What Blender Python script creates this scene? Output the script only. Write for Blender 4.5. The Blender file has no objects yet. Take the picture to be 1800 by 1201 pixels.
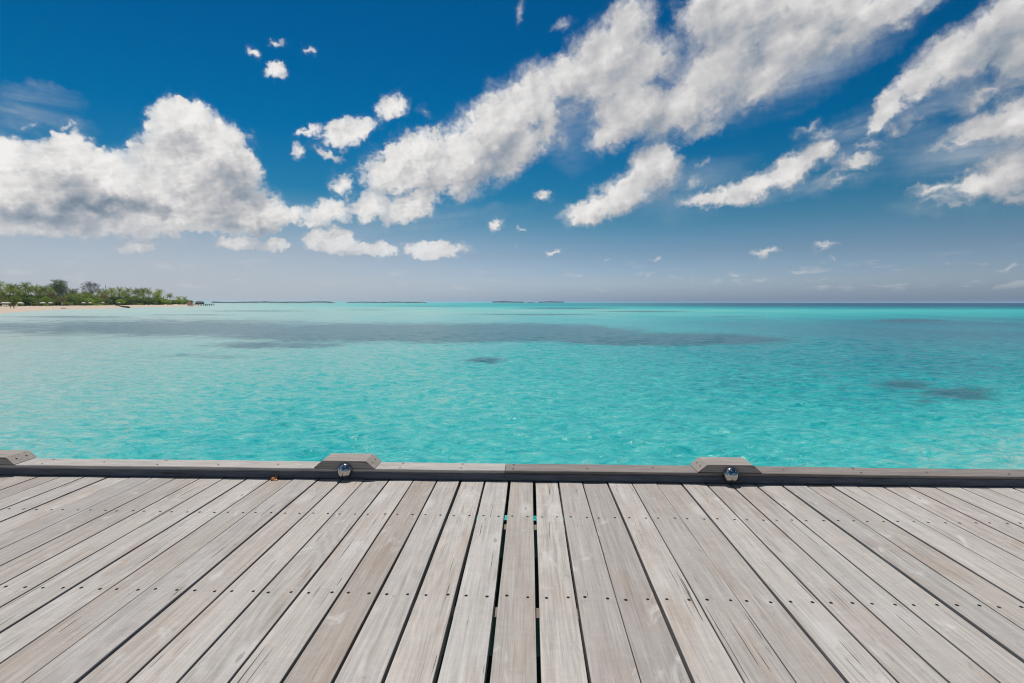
import bpy, bmesh, math, random
import numpy as np
from mathutils import Vector, Matrix, Euler

sc = bpy.context.scene
COL = sc.collection
R = math.radians
PI = math.pi
EYE = 1.10          # camera above the deck boards
SEA = -2.10         # mean water level (deck top is z = 0)
FPX = 900.0         # focal length for a picture 1800 wide

# ------------------------------------------------------------------ camera
cam_d = bpy.data.cameras.new("camera")
cam = bpy.data.objects.new("camera", cam_d)
COL.objects.link(cam)
sc.camera = cam
cam_d.sensor_width = 36.0
cam_d.lens = 36.0 * FPX / 1800.0
cam_d.clip_start = 0.05
cam_d.clip_end = 90000.0
cam.location = (0, 0, EYE)
cam.rotation_euler = (R(90) - math.atan(68.5 / FPX), 0, math.atan(31.0 / FPX))

# ------------------------------------------------------------------ exposure
sc.view_settings.view_transform = 'Standard'
sc.view_settings.look = 'None'
sc.view_settings.exposure = 0.0
sc.view_settings.gamma = 1.0
sc.view_settings.use_curve_mapping = False
sc.cycles.max_bounces = 6
sc.cycles.diffuse_bounces = 3
sc.cycles.glossy_bounces = 3
sc.cycles.transmission_bounces = 2
sc.cycles.volume_bounces = 1
sc.cycles.sample_clamp_direct = 2.5
sc.cycles.sample_clamp_indirect = 3.0
sc.cycles.use_denoising = True
sc.cycles.use_adaptive_sampling = True
sc.cycles.filter_width = 1.1
sc.cycles.adaptive_threshold = 0.008
sc.cycles.adaptive_min_samples = 10

# ------------------------------------------------------------------ sun
SUN_EL, SUN_AZ = R(74), R(-20)          # azimuth from +Y, clockwise positive
sun_dir = Vector((math.sin(SUN_AZ) * math.cos(SUN_EL), math.cos(SUN_AZ) * math.cos(SUN_EL), math.sin(SUN_EL)))
sun_d = bpy.data.lights.new("sun", 'SUN')
sun_d.energy = 4.0
sun_d.angle = R(0.53)
sun_d.color = (1.0, 0.96, 0.90)
sun = bpy.data.objects.new("sun", sun_d)
COL.objects.link(sun)
sun.rotation_euler = (-sun_dir).to_track_quat('-Z', 'Y').to_euler()

# ------------------------------------------------------------------ node helpers
class NT:
    """Small wrapper for building node trees."""
    def __init__(self, tree):
        self.t = tree
        self.n = tree.nodes
        self.l = tree.links
    def put(self, sock, v):
        if isinstance(v, bpy.types.NodeSocket):
            self.l.new(v, sock)
        elif v is not None:
            if hasattr(sock.default_value, '__len__') and not hasattr(v, '__len__'):
                v = (v,) * len(sock.default_value)
            if hasattr(sock.default_value, '__len__') and len(sock.default_value) == 4 and len(v) == 3:
                v = (*v, 1.0)
            sock.default_value = v
    def math(self, op, a, b=None, c=None, clamp=False):
        x = self.n.new('ShaderNodeMath'); x.operation = op; x.use_clamp = clamp
        for s, v in zip(x.inputs, (a, b, c)):
            self.put(s, v)
        return x.outputs[0]
    def vmath(self, op, a, b=None, scale=None):
        x = self.n.new('ShaderNodeVectorMath'); x.operation = op
        self.put(x.inputs[0], a)
        if b is not None: self.put(x.inputs[1], b)
        if scale is not None: self.put(x.inputs['Scale'], scale)
        return x.outputs['Value'] if op in ('LENGTH', 'DOT_PRODUCT', 'DISTANCE') else x.outputs[0]
    def xyz(self, x, y, z):
        c = self.n.new('ShaderNodeCombineXYZ')
        for s, v in zip(c.inputs, (x, y, z)): self.put(s, v)
        return c.outputs[0]
    def sep(self, v):
        c = self.n.new('ShaderNodeSeparateXYZ'); self.put(c.inputs[0], v)
        return c.outputs[0], c.outputs[1], c.outputs[2]
    def noise(self, v, scale=1.0, detail=4.0, rough=0.5, dist=0.0, dim='3D', color=False):
        x = self.n.new('ShaderNodeTexNoise'); x.noise_dimensions = dim
        if v is not None: self.put(x.inputs['Vector'], v)
        self.put(x.inputs['Scale'], scale); self.put(x.inputs['Detail'], detail)
        self.put(x.inputs['Roughness'], rough); self.put(x.inputs['Distortion'], dist)
        return x.outputs['Color' if color else 'Fac']
    def mapping(self, v, loc=(0, 0, 0), rot=(0, 0, 0), scale=(1, 1, 1), kind='POINT'):
        x = self.n.new('ShaderNodeMapping'); x.vector_type = kind
        self.put(x.inputs['Vector'], v)
        if kind != 'NORMAL': pass
        x.inputs['Location'].default_value = loc
        x.inputs['Rotation'].default_value = rot
        x.inputs['Scale'].default_value = scale
        return x.outputs[0]
    def ramp(self, f, stops, interp='LINEAR'):
        x = self.n.new('ShaderNodeValToRGB'); cr = x.color_ramp; cr.interpolation = interp
        while len(cr.elements) < len(stops): cr.elements.new(0.5)
        for e, (p, c) in zip(cr.elements, stops):
            e.position = p
            e.color = (*c, 1.0) if len(c) == 3 else c
        self.put(x.inputs[0], f)
        return x.outputs[0]
    def mix(self, f, a, b, blend='MIX'):
        x = self.n.new('ShaderNodeMix'); x.data_type = 'RGBA'; x.blend_type = blend
        self.put(x.inputs[0], f); self.put(x.inputs[6], a); self.put(x.inputs[7], b)
        return x.outputs[2]
    def step(self, v, lo, hi, kind='SMOOTHSTEP', a=0.0, b=1.0):
        x = self.n.new('ShaderNodeMapRange'); x.interpolation_type = kind
        for s, q in zip(x.inputs, (v, lo, hi, a, b)): self.put(s, q)
        return x.outputs[0]
    def attr(self, name):
        x = self.n.new('ShaderNodeAttribute'); x.attribute_name = name
        return x.outputs['Fac']

# ------------------------------------------------------------------ sky: Nishita air with fields of cumulus (azimuth, elevation, half axes, tilt in degrees)
PUFFS = [
    (-33.94,15.81,4.46,3.74,9,1), (-31.37,14.26,4.7,4.31,7,1), (-34.42,11.98,5.79,5.32,17,1), (-37.26,14.04,0.99,0.67,29,0.5),
    (-30.01,12.51,3.08,4.86,6,1), (-40.62,10.56,6.06,3.3,14,1), (-42.5,11.71,3.99,2.85,31,1), (-45.98,10.88,3.25,3.33,10,1),
    (-44.43,9.2,6.81,3.47,8,1), (-38.14,9.08,10.28,4.19,6,1), (-32.93,9.89,8.29,4.83,5,1), (-28.68,8.69,5.6,3.2,4,1), (-42.08,7.32,12.71,2.62,6,1),
    (-35.27,7.48,14.18,2.22,4,1), (-25.34,8.65,3.91,2.04,14,0.68), (-28.5,13.45,1.57,1.77,6,0.7), (-45.9,6.46,6.5,2.07,6,1),
    (-35.36,17.05,1.37,1.22,10,0.8), (-34.03,17.75,1.41,1.08,10,0.8), (-32.61,17.54,1.3,1.1,10,0.8), (-30.9,16.57,1.2,1.06,8,0.75),
    (-29.4,15.61,1.46,1.56,8,0.8), (-28.67,14.3,1.01,1.27,7,0.7), (-37.59,13.89,0.84,0.87,9,0.65), (-36.54,15.37,0.8,1.01,10,0.65),
    (-42.66,13.3,1.14,1.02,11,0.8), (-41.6,13.01,1.05,0.9,10,0.75), (-43.86,12.25,0.87,0.88,10,0.7), (-40.02,12.57,0.98,0.86,9,0.65),
    (-39,12.09,0.81,0.73,9,0.6), (-45.65,12.33,0.93,0.99,11,0.75), (-28.28,12.7,1.1,1.63,6,0.5), (-14.2,15.91,1.58,1.18,30,0.75),
    (-10.28,17.41,1.89,1.18,20,0.75), (-6.41,19.32,1.46,1.39,37,0.75), (-3.94,20.68,1.8,1.48,36,0.8), (-1.36,22.13,1.77,1.39,34,0.8),
    (1,18.11,1.71,2.06,-19,0.7), (-1.66,14.11,2.1,1.44,18,0.7), (10.31,28.18,2.04,1.05,10,0.8), (6.53,25.44,1.64,1.53,31,0.75),
    (-21.53,9.33,5.03,2.24,21,0.72), (-17.24,10.24,4.46,2.65,20,0.74), (-20.06,12.06,3.1,2.52,36,0.58), (-23.22,7.94,3.46,1.22,8,0.55),
    (-12.79,10.31,5.91,2.53,21,0.85), (-12.43,14.45,8.55,4.38,16,1), (-7.55,15.07,9.53,5.53,19,1), (-3.52,18.29,7.67,5.58,36,1),
    (-1.66,16.09,6.37,3.66,36,1), (0.18,20.94,6.12,4.26,34,1), (2.04,19.33,2.47,4.22,-14,0.85), (4.15,22.88,6.1,3.56,23,1),
    (-21.33,6.31,4.44,1.98,7,1), (-17.05,5.68,3.85,1.21,-4,1), (-10.41,5.7,5.97,1.61,1,1), (-37.79,5.18,2.75,0.7,1,0.8),
    (-30.16,5.73,3.58,1.01,5,0.9), (-26.33,5.7,2.31,1.13,6,0.9), (-19.26,17.15,5.46,2,22,0.82), (-14.83,19.7,2.59,1.99,21,0.8),
    (-22.96,16.79,2.79,0.94,20,0.6), (-23.93,14.93,1.47,1.34,60,0.55), (-21.22,14.86,2.51,0.95,-15,0.55), (-11.28,19.5,1.77,1.14,-25,0.42),
    (-28,22.71,1.18,1.32,59,0.62), (-25.86,23.83,1.99,0.68,17,0.5), (-25.94,21.71,2.03,0.95,8,0.66), (-22.58,23.69,1.1,0.8,8,0.46),
    (7.14,24.21,6.6,4.26,26,1), (10.34,26.56,4.41,3.66,40,1), (7.76,22.45,7.94,3.92,8,1), (11.85,23.61,5.32,4.21,-6,1), (11.36,19.66,8.42,4.5,-5,1),
    (9.92,18.09,6.02,2.8,19,1), (16.48,19.46,7.96,4.17,10,1), (19.66,21.77,6.73,5.18,26,1), (21.1,25.21,7.53,5.53,-2,1), (17.9,26.58,3.99,4.21,-9,1),
    (26.1,23.44,7.05,4.59,13,1), (29.7,23.95,6.06,3.25,6,1), (27.11,21.7,6.19,2.03,22,0.8), (33.45,24.04,4.86,2.17,-1,1),
    (23.29,20.76,4.74,3.28,27,1), (21.03,26.95,8.56,2.02,-11,1), (27.84,25.69,10.85,1.69,-14,1), (10.59,28.33,2.15,1.65,29,0.8),
    (3.2,27.1,2.38,1.14,26,0.5), (-1.24,28.56,1.13,1.71,-8,0.48), (12.9,27.44,1.58,1.55,40,0.42), (38.21,19.38,5.02,3.44,15,1),
    (40.2,20.39,3.68,3.28,7,1), (41.58,18.84,2.75,4,2,1), (35.7,18.36,3.14,2.02,33,1), (33.43,16.66,2.84,1.61,56,1), (32.68,15.21,1.89,0.88,62,0.8),
    (34.13,14.82,1.64,1.35,13,0.6), (41.09,21.61,2.69,2.55,6,1), (40.07,13.92,3.91,2.06,3,0.9), (41.86,14.03,2.73,2.82,14,1),
    (41.75,10.3,3.31,3.15,4,1), (40.12,9.78,3.52,2.11,2,1), (36.91,9.6,3.35,1.18,2,0.75), (42.18,8.3,2.45,1.08,-8,0.8),
    (38.08,8.25,2.74,0.73,-1,0.45), (38.55,13.24,2.95,1.25,-5,0.6), (10.32,11.81,6.54,3.15,27,1), (13.23,13.64,3.96,4.13,48,1),
    (14.22,15.32,1.78,2.37,58,0.85), (7.33,10.18,6.09,2.04,10,1), (6.12,9.2,3.76,1.31,8,0.8), (18.93,10.48,4.9,1.31,4,0.9),
    (22.62,11.18,3.96,1.89,11,1), (26.06,12.51,4.84,2.17,27,1), (28.59,13.9,2.52,1.61,20,1), (31.32,12.6,3.54,1.08,1,0.7),
    (29.37,11.62,3.92,0.97,25,0.45), (28.98,15.49,3.56,1.22,-4,0.5), (18.02,13.83,2.07,0.8,31,0.4), (-34.9,15.98,1.38,0.73,10,0.4),
    (-27.93,12.74,1.13,2.08,16,0.5), (-14.83,13.77,2.23,1.21,40,0.55), (-6.29,18.78,1.57,2.02,57,0.6), (-13,16.63,1.85,1.19,39,0.5),
    (4.17,20.06,2.84,3.3,-11,0.5), (3.28,17.41,1.88,2.6,7,0.5), (35.07,15.67,2.22,1.78,32,0.5), (37.49,12.78,3.31,1.13,-4,0.5),
    (32.34,13.54,3.73,0.76,2,0.4), (27.34,16.23,2.24,1.14,36,0.45), (36.95,8.76,3.38,0.88,-1,0.45), (30.29,11.11,3.24,0.96,16,0.4),
    (16.96,12,2.44,1.44,38,0.45), (14.91,15.16,2.09,1.63,58,0.5), (30.64,22.48,6.2,2.24,21,0.6), (23.81,20.21,6.03,2.45,26,0.7),
    (18.19,17.24,4.68,1.71,18,0.6), (36.4,19.44,3.04,2.56,35,0.6), (39.77,16.15,4.3,1.64,9,0.6), (-44.16,14.18,1.42,1.32,12,0.4),
    (-42.08,14.32,1.74,0.82,11,0.4), (1.34,11.48,1.83,0.91,-1,0.62), (-3.54,8.81,1.84,1.13,19,0.6), (-1.03,7.72,0.88,0.38,0,0.5),
    (24.1,5.01,2.47,0.7,4,0.6), (29.4,5.45,2.21,0.66,11,0.58), (26.65,3.15,1.93,0.51,2,0.5), (42.15,2.76,1.67,0.56,14,0.55),
    (12.86,2.86,1.64,0.47,-1,0.45), (2.43,5.68,1.36,0.57,4,0.75), (13.71,4.53,1.26,0.37,-1,0.55), (29.91,4.1,0.98,0.33,-3,0.4),
    (21.3,3.01,1.15,0.71,-1,0.45), (17.48,2.5,1.55,0.65,10,0.4), (8.63,4.75,0.94,0.38,-1,0.35), (-1.66,6.25,0.97,0.77,29,0.35),
    (35.89,2.68,1.09,0.31,-2,0.3), (35.57,5.31,0.49,0.23,-4,0.3), (29.3,2.16,0.99,0.42,10,0.35), (7.43,2.49,4.72,0.58,5,0.32),
    (-8.28,1.88,5.85,0.58,0,0.3), (-20.31,2.04,6.32,0.56,1,0.3), (-37.23,1.8,2.67,0.48,1,0.32), (21.87,2.02,3.23,0.54,-1,0.3),
]
VEILS = [
    (-44.61,15.12,5.1,2.07,21,1), (-45.49,13.89,3.3,1.47,12,1), (-42.78,14.48,3.98,1,-3,0.7), (31,14.8,7.48,3.22,13,0.8),
    (35.84,15.74,6.45,4.53,25,0.8), (38.96,12.08,7.18,3.65,2,0.8), (17.25,11.71,9.11,4.61,16,0.6), (27.16,20.57,12.27,3.26,22,0.8),
    (4.19,17.93,5.54,6.49,25,0.5), (27.56,10.81,9.66,1.52,7,0.6), (39.15,8.48,7.3,2.22,-1,0.7), (-41.37,6.59,17.95,3.05,5,0.8),
    (-10.68,9.01,21.92,1.52,8,0.5), (29.75,23.1,9.32,4.64,18,0.7),
]
UNDERSIDES = [
    (-35.37,10.13,4.24,1.24,44,0.5), (-41.23,9.41,2.33,1.47,-18,0.5), (-32.89,16.31,2.54,1.25,-2,0.3), (-39.77,8.32,9.98,1.61,9,1.2),
    (-44.56,6.78,7.23,1.52,6,1.1), (-35.23,8.3,3.81,1.28,5,0.7), (-30.32,10.67,4.91,4.08,5,0.8), (-33.64,14.52,3.7,2.14,-14,0.35),
    (-27.17,8.26,4.43,1.39,4,0.5), (-3.84,14.96,5.1,3.44,28,0.75), (-8.18,12.88,6.96,1.29,10,0.4), (39.25,19.3,2.98,1.59,15,0.8),
    (22.8,20.37,6.73,1.48,24,0.35), (14.77,20.89,5.68,1.92,22,0.3), (41.91,10.27,3.52,1.69,-10,0.4), (-42.67,9.9,3,1.96,-18,0.5),
    (-29.22,7.31,6.51,1.07,3,0.7),
]

world = bpy.data.worlds.new("World")
sc.world = world
world.use_nodes = True
world.cycles.sampling_method = 'NONE'     # smooth light: no need to sample the cloud map
world.node_tree.nodes.clear()
W = NT(world.node_tree)
w_out = W.n.new('ShaderNodeOutputWorld')
bg = W.n.new('ShaderNodeBackground')
SKY_K = 0.12
bg.inputs['Strength'].default_value = SKY_K
W.l.new(bg.outputs[0], w_out.inputs['Surface'])
nish = W.n.new('ShaderNodeTexSky')
nish.sky_type = 'NISHITA'
nish.sun_disc = False
nish.sun_elevation = SUN_EL
nish.sun_rotation = SUN_AZ
tc = W.n.new('ShaderNodeTexCoord')
dx, dy, dz = W.sep(tc.outputs['Generated'])
az = W.math('MULTIPLY', W.math('ARCTAN2', dx, dy), 180 / PI)
el = W.math('MULTIPLY', W.math('ARCSINE', dz), 180 / PI)
P0 = W.xyz(az, el, 0.0)

def field(nt, vec, table):
    """union of soft elliptical puffs, 0 outside, 1 in the middle"""
    acc = None
    for (a, e, ra, rb, th, wgt) in table:
        m = nt.mapping(vec, (a, e, 0), (0, 0, R(th)), (ra, rb, 1.0), 'TEXTURE')
        g = nt.n.new('ShaderNodeTexGradient'); g.gradient_type = 'SPHERICAL'
        nt.l.new(m, g.inputs[0])
        v = g.outputs['Fac']
        if wgt != 1: v = nt.math('MULTIPLY', v, wgt)
        acc = v if acc is None else nt.math('SMOOTH_MAX', acc, v, 0.16)
    # remove the small rise the smooth unions leave behind where there is no puff
    return nt.math('MULTIPLY', nt.math('MAXIMUM', nt.math('SUBTRACT', acc, 0.135), 0.0), 1.15)

# clear air: the Nishita sky seen through a polariser (deeper blue aloft), pale towards the horizon
ue = W.math('DIVIDE', el, 60.0, clamp=True)
tint = W.ramp(ue, [(0.0, (.60, .80, 1.40)), (.035, (.64, .77, 1.10)), (.085, (.43, .56, .74)), (.137, (.21, .465, .585)), (.19, (.060, .385, .535)),
                   (.285, (.008, .335, .535)), (.43, (.004, .275, .49)), (.52, (.004, .255, .455)), (1.0, (.05, .17, .30))])
air = W.mix(1.0, nish.outputs[0], tint, 'MULTIPLY')
side = W.step(az, -46, 46, 'LINEAR', 1.12, 0.70)
side = W.math('ADD', W.math('MULTIPLY', side, W.step(el, 14, 0, 'LINEAR')), W.math('MULTIPLY', W.step(az, -10, 46, 'LINEAR', 1.0, 0.80), W.step(el, 0, 14, 'LINEAR')))
air = W.mix(1.0, air, W.xyz(side, side, side), 'MULTIPLY')
# moist air under the big cloud bank
moist = W.math('MULTIPLY', W.math('MULTIPLY', W.step(az, 16, -38), W.step(el, 12, 1.5)), 0.85)
air = W.mix(moist, air, (.455 / SKY_K, .49 / SKY_K, .535 / SKY_K))

def grey(v): return (v / SKY_K, v / SKY_K, v / SKY_K)
def rgb(r, g, b): return (r / SKY_K, g / SKY_K, b / SKY_K)

# domain warp gives the ragged, blown edges
wv = W.noise(P0, 0.28, 2.0, 0.5, color=True)
wv2 = W.noise(P0, 1.0, 5.0, 0.62, color=True)
wc = W.vmath('SUBTRACT', wv, (.5, .5, .5))
wc2 = W.vmath('SUBTRACT', wv2, (.5, .5, .5))
P1 = W.vmath('ADD', P0, W.vmath('SCALE', wc, scale=1.6))
P1 = W.vmath('ADD', P1, W.vmath('SCALE', wc2, scale=2.0))
P1 = W.vmath('MULTIPLY', P1, (1, 1, 0))
F = field(W, P1, PUFFS)
Fu = field(W, W.vmath('ADD', P1, (-0.9, 1.9, 0)), PUFFS)
# cloud texture in a frame leaning with the wind
Q = W.mapping(P0, (3.1, 7.7, 0), (0, 0, R(-26)), (0.30, 0.40, 1.0))
Q = W.vmath('ADD', Q, W.vmath('SCALE', wc2, scale=0.30))
Q = W.vmath('MULTIPLY', Q, (1, 1, 0))
n1 = W.noise(Q, 1.0, 10.0, 0.62, 0.1)
fine = W.noise(Q, 6.0, 6.0, 0.62, 0.1)
n2 = W.noise(Q, 0.75, 3.0, 0.50, 0.0)
n2u = W.noise(W.vmath('ADD', Q, (-0.16, 0.24, 0.0)), 0.75, 3.0, 0.50, 0.0)
n3u = W.noise(W.vmath('ADD', Q, (-0.070, 0.105, 0.0)), 1.0, 8.0, 0.60, 0.1)
nn = W.math('ADD', W.math('MULTIPLY', W.math('SUBTRACT', n1, 0.5), 0.95), W.math('MULTIPLY', W.math('SUBTRACT', fine, 0.5), 0.30))
dens = W.math('SUBTRACT', W.math('ADD', F, nn), W.step(el, 5, 16, 'LINEAR', 0.20, 0.17))
gate = W.step(F, 0.02, 0.18)
soft = W.math('MULTIPLY', W.step(el, 6, 30, 'LINEAR', 0.32, 0.48), W.step(az, -16, -4, 'SMOOTHSTEP', 0.45, 1.0))
core = W.math('MULTIPLY', W.step(dens, -0.04, soft), gate)
alpha = W.math('MULTIPLY', W.math('POWER', core, 0.80), W.step(F, 0.02, 0.50, 'SMOOTHSTEP', 0.40, 1.0))
# torn, half evaporated fringes
fr = W.math('ADD', W.math('MULTIPLY', F, 1.0), W.math('MULTIPLY', W.math('SUBTRACT', n1, 0.5), 1.5))
wisp = W.math('MULTIPLY', W.math('MULTIPLY', W.step(fr, -0.08, 0.50), W.step(F, 0.0, 0.30)), W.step(az, -14, 14, 'SMOOTHSTEP', 0.30, 0.62))
alpha = W.math('MAXIMUM', alpha, wisp)
# light: the side towards the sun is white, the thick undersides grey
under = field(W, W.vmath('ADD', P0, W.vmath('ADD', W.vmath('SCALE', wc, scale=3.5), W.vmath('SCALE', wc2, scale=1.2))), UNDERSIDES)
calm = W.math('SUBTRACT', 1.0, W.math('MULTIPLY', under, 0.9))
relief = W.math('MULTIPLY', W.math('SUBTRACT', n2, n2u), 1.9)
relief = W.math('ADD', relief, W.math('MULTIPLY', W.math('SUBTRACT', n1, n3u), W.step(az, -18, 6, 'SMOOTHSTEP', 2.3, 0.80)))
relief = W.math('ADD', relief, W.math('MULTIPLY', W.math('SUBTRACT', n2, 0.5), -0.55))
relief = W.math('MULTIPLY', W.math('MULTIPLY', relief, calm), W.step(dens, -0.1, 0.45, 'LINEAR', 0.35, 1.0))
topl = W.math('MULTIPLY', W.math('SUBTRACT', F, Fu), 0.62)
thick = W.step(dens, 0.10, 0.90)
lum = W.math('ADD', W.step(az, -20, 2, 'SMOOTHSTEP', 0.92, 0.79), W.math('ADD', relief, topl))
lum = W.math('SUBTRACT', lum, W.math('MULTIPLY', under, W.step(az, -20, 2, 'SMOOTHSTEP', 1.05, 0.70)))
lum = W.math('SUBTRACT', lum, W.math('MULTIPLY', thick, W.step(el, 10, 26, 'LINEAR', 0.10, 0.24)))
lum = W.math('SUBTRACT', lum, W.step(az, -8, 45, 'LINEAR', 0.0, 0.30))
lum = W.math('DIVIDE', W.math('ADD', lum, 0.2), 1.6, clamp=True)
ccol = W.ramp(lum, [(0.06, rgb(.20, .255, .32)), (.28, rgb(.33, .37, .425)), (.46, rgb(.49, .495, .515)), (.62, rgb(.62, .615, .62)), (.78, rgb(.76, .75, .74)), (1.0, rgb(.88, .865, .845))])
# distant clouds sink into the pale air near the horizon
ccol = W.mix(W.step(el, 8.0, 0.5, 'LINEAR', 0.0, 0.85), ccol, W.mix(0.45, air, rgb(.55, .57, .60)))
# thin veils
veil = field(W, P1, VEILS)
vn = W.noise(W.mapping(P0, (0, 0, 0), (0, 0, R(-18)), (0.06, 0.26, 1.0)), 1.0, 9.0, 0.62, 0.6)
veil = W.math('MULTIPLY', W.math('MULTIPLY', veil, W.step(vn, 0.31, 0.72)), 0.95)
sky_c = W.mix(veil, air, rgb(.44, .49, .55))
# far rows of small cumulus low over the sea
hn = W.noise(W.vmath('MULTIPLY', P0, (0.30, 1.05, 0)), 1.0, 8.0, 0.62, 0.2)
hz_c = W.math('MULTIPLY', W.step(hn, 0.555, 0.68), W.math('MULTIPLY', W.step(el, 0.7, 1.6), W.step(el, 5.2, 2.6)))
sky_c = W.mix(W.math('MULTIPLY', hz_c, 0.60), sky_c, W.mix(0.5, air, rgb(.62, .62, .63)))
sky_c = W.mix(alpha, sky_c, ccol)
# the rest of the dome, out of the frame: scattered fair-weather cloud
az_abs = W.math('ABSOLUTE', az)
out_frame = W.math('MAXIMUM', W.step(az_abs, 50, 66), W.step(el, 36, 46))
on = W.noise(W.vmath('MULTIPLY', tc.outputs['Generated'], (1, 1, 2.0)), 2.6, 7.0, 0.58, 0.3)
oa = W.math('MULTIPLY', W.math('MULTIPLY', W.step(on, 0.50, 0.66), out_frame), W.step(el, 1, 9))
sky_c = W.mix(oa, sky_c, rgb(.52, .54, .57))
W.l.new(sky_c, bg.inputs['Color'])

# ------------------------------------------------------------------ object helpers
def tag(o, label=None, cat=None, group=None, kind=None):
    if label: o['label'] = label
    if cat: o['category'] = cat
    if group: o['group'] = group
    if kind: o['kind'] = kind
    return o

def empty(name, loc=(0, 0, 0), rz=0.0):
    o = bpy.data.objects.new(name, None)
    o.location = loc; o.rotation_euler = (0, 0, rz)
    COL.objects.link(o)
    return o

def mesh_obj(name, me, mats, parent=None, loc=(0, 0, 0)):
    o = bpy.data.objects.new(name, me)
    COL.objects.link(o)
    for m in (mats if isinstance(mats, (list, tuple)) else [mats]):
        if m and m.name not in [x.name for x in me.materials if x]: me.materials.append(m)
    o.location = loc
    if parent: o.parent = parent
    return o

def bm_obj(name, bm, mats, parent=None, loc=(0, 0, 0), smooth=False):
    me = bpy.data.meshes.new(name)
    bmesh.ops.recalc_face_normals(bm, faces=bm.faces)
    bm.to_mesh(me); bm.free()
    if smooth:
        for p in me.polygons: p.use_smooth = True
    return mesh_obj(name, me, mats, parent, loc)

def np_mesh(name, verts, faces, smooth=False):
    """verts (n,3), faces (m,4) or (m,3) arrays -> mesh"""
    me = bpy.data.meshes.new(name)
    verts = np.asarray(verts, dtype=np.float32); faces = np.asarray(faces, dtype=np.int32)
    k = faces.shape[1]
    me.vertices.add(len(verts)); me.vertices.foreach_set('co', verts.ravel())
    me.loops.add(faces.size); me.loops.foreach_set('vertex_index', faces.ravel())
    me.polygons.add(len(faces))
    me.polygons.foreach_set('loop_start', np.arange(0, faces.size, k, dtype=np.int32))
    me.polygons.foreach_set('loop_total', np.full(len(faces), k, dtype=np.int32))
    me.polygons.foreach_set('use_smooth', np.full(len(faces), smooth, dtype=bool))
    me.update(calc_edges=True)
    return me

def copy_tree(root, loc, rz=0.0, s=(1, 1, 1)):
    r = root.copy(); COL.objects.link(r)
    r.location = loc; r.rotation_euler = (0, 0, rz); r.scale = s
    for ch in root.children:
        c = ch.copy(); COL.objects.link(c); c.parent = r
    return r

def at(px, Y):
    """x of the vertical plane seen in picture column px at distance Y along the boards"""
    a = math.atan((px - 900.0) / FPX) - math.atan(31.0 / FPX)
    return Y * math.tan(a)

def new_mat(name):
    m = bpy.data.materials.new(name); m.use_nodes = True
    m.node_tree.nodes.clear()
    nt = NT(m.node_tree)
    o = nt.n.new('ShaderNodeOutputMaterial')
    b = nt.n.new('ShaderNodeBsdfPrincipled')
    nt.l.new(b.outputs[0], o.inputs['Surface'])
    return m, nt, b

def bump(nt, b, h, strength=0.3, dist=0.01):
    x = nt.n.new('ShaderNodeBump')
    x.inputs['Strength'].default_value = strength
    x.inputs['Distance'].default_value = dist
    nt.put(x.inputs['Height'], h)
    nt.l.new(x.outputs[0], b.inputs['Normal'])

# ------------------------------------------------------------------ materials
def plain(name, col, rough=0.7, var=0.25, scale=3.0, metal=0.0, spec=0.3):
    m, nt, b = new_mat(name)
    g = nt.n.new('ShaderNodeTexCoord').outputs['Object']
    f = nt.noise(g, scale, 5, 0.6)
    c = nt.mix(f, tuple(x * (1 - var) for x in col), tuple(min(1, x * (1 + var)) for x in col))
    nt.put(b.inputs['Base Color'], c); b.inputs['Roughness'].default_value = rough
    b.inputs['Metallic'].default_value = metal; b.inputs['Specular IOR Level'].default_value = spec
    return m

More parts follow.
